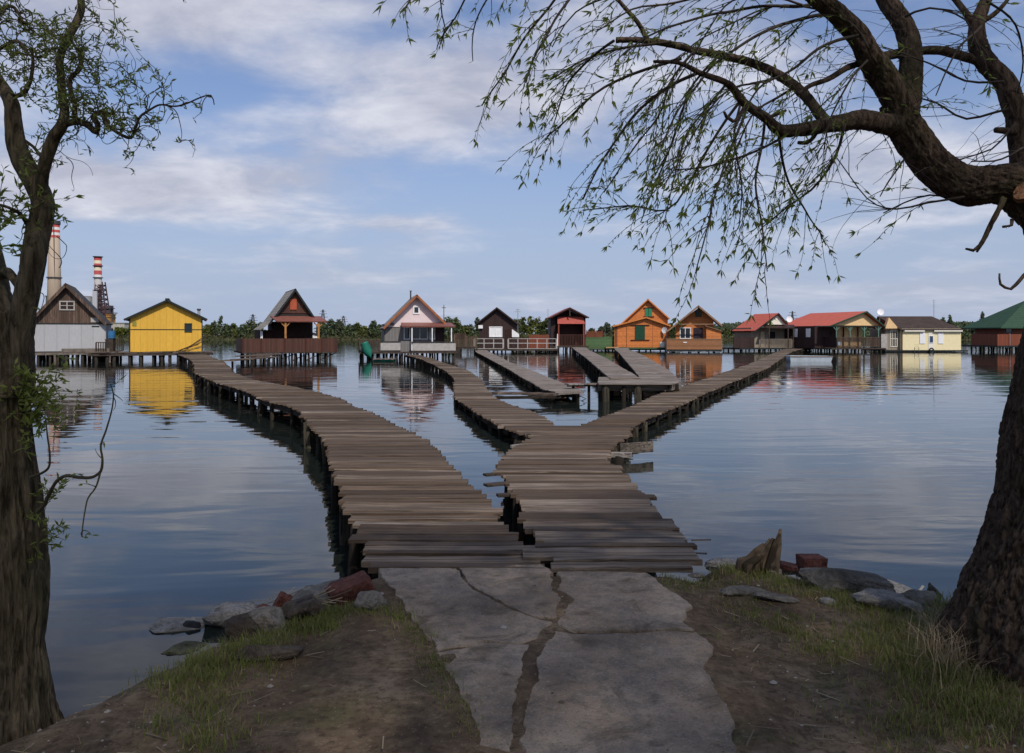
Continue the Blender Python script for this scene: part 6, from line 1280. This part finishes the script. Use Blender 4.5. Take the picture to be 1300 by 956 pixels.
for i in range(8): curly(rr.choice(LL['r4'][0]), Vector((rr.gauss(.3, .5), rr.gauss(0, .4), rr.gauss(-.1, .5))).normalized(), .22, .002, .4, ls=1.6)
for p0, v0, l0 in (((100, 160), (.4, 0, -.6), .25), ((60, 205), (1, 0, -.1), .32), ((84, 200), (.9, 0, -.25), .2), ((72, 300), (.6, 0, -.6), .25), ((48, 372), (1, 0, .5), .22), ((75, 340), (.5, 0, .4), .22), ((110, 0), (.9, 0, -.2), .25)): curly(P(p0[0], p0[1], DL - .05), Vector(v0).normalized(), l0, .0022, .05)
for p0, v0, l0 in (((245, -35), (.8, 0, -.6), .28), ((255, -20), (1, 0, -.35), .22)): curly(P(p0[0], p0[1], DL), Vector(v0).normalized(), l0, .0022, .3)
sprout('h1', 7, .07, .4, .4, .1, 0, 0, 1.0); sprout('h2', 3, .05, .5, .2, -.3, 0, 0, 1.0)
for i in range(36): curly(P(rr.uniform(30, 38), rr.uniform(480, 530), DL - rr.uniform(.0, .08)), Vector((rr.gauss(.9, .3), rr.gauss(-.3, .4), rr.gauss(.1, .5))).normalized(), rr.uniform(.10, .26), .0016, .75, .7, 1.4)
for i in range(20): curly(P(rr.uniform(46, 54), rr.uniform(630, 700), DL - rr.uniform(.0, .08)), Vector((rr.gauss(.2, .4), rr.gauss(0, .4), rr.gauss(.1, .6))).normalized(), rr.uniform(.08, .18), .0014, .6, .7, 1.3)
curly(P(60, 486, DL - .2), Vector((1, 0, .12)), .33, .002, .6, .4, 1.1)
wbuild(tw, 'twigs', M_TWIGO, root=cl); wbuild(lf, 'leaves', M_WL, smooth=False, root=cl)
# --- unseen trees added behind the viewpoint to throw shade over the foreground
def shade_tree(x, y, H, W, label, n, seed):
    q = random.Random(seed); root = empty('tree', (x, y, ground_z(x, y)), label, 'tree'); m = MB(); m.tube([(0, 0, -.2), (.1, 0, H * .3), (0, .1, H * .6), (.2, 0, H * .9)], [.32, .26, .16, .04], 14, fn=barkfn(seed, .08)); 
    for i in range(14):
        a = q.uniform(0, 6.28); z = H * q.uniform(.3, .75); m.tube([(0, 0, z), (math.cos(a) * W * .4, math.sin(a) * W * .4, z + H * .12), (math.cos(a) * W * .8, math.sin(a) * W * .8, z + H * .16)], [.1, .06, .015], 7)
    m.build('trunk', M_BARK, root, smooth=True); m = MB()
    for i in range(n):
        t = q.uniform(-1, 1); a = q.uniform(0, 6.28); rad = W * math.sqrt(max(0, 1 - t * t)) * q.random() ** .45; p = Vector((math.cos(a) * rad, math.sin(a) * rad, H * .62 + t * H * .38)); 
        if noise.noise(p * .55 + Vector((seed, 0, 0))) < -.5: continue
        u = Vector((q.gauss(0, 1), q.gauss(0, 1), q.gauss(0, .6))).normalized() * q.uniform(.07, .13); w_ = u.cross(Vector((q.gauss(0, 1), q.gauss(0, 1), q.gauss(0, 1)))).normalized() * q.uniform(.035, .06); m.add([p - u, p - w_, p + u, p + w_], [(0, 1, 2, 3)], q.random())
    m.build('crown', M_WL, root)
shade_tree(2.4, -6.2, 13, 4.6, 'unseen leafy tree added for shade behind the path, right', 15000, 3)
shade_tree(-3.4, -5.2, 12, 4.4, 'unseen leafy tree added for shade behind the path, left', 13000, 4)
shade_tree(6.6, -2.8, 12, 4.2, 'unseen leafy tree added for shade behind the viewpoint, far right', 10500, 5)
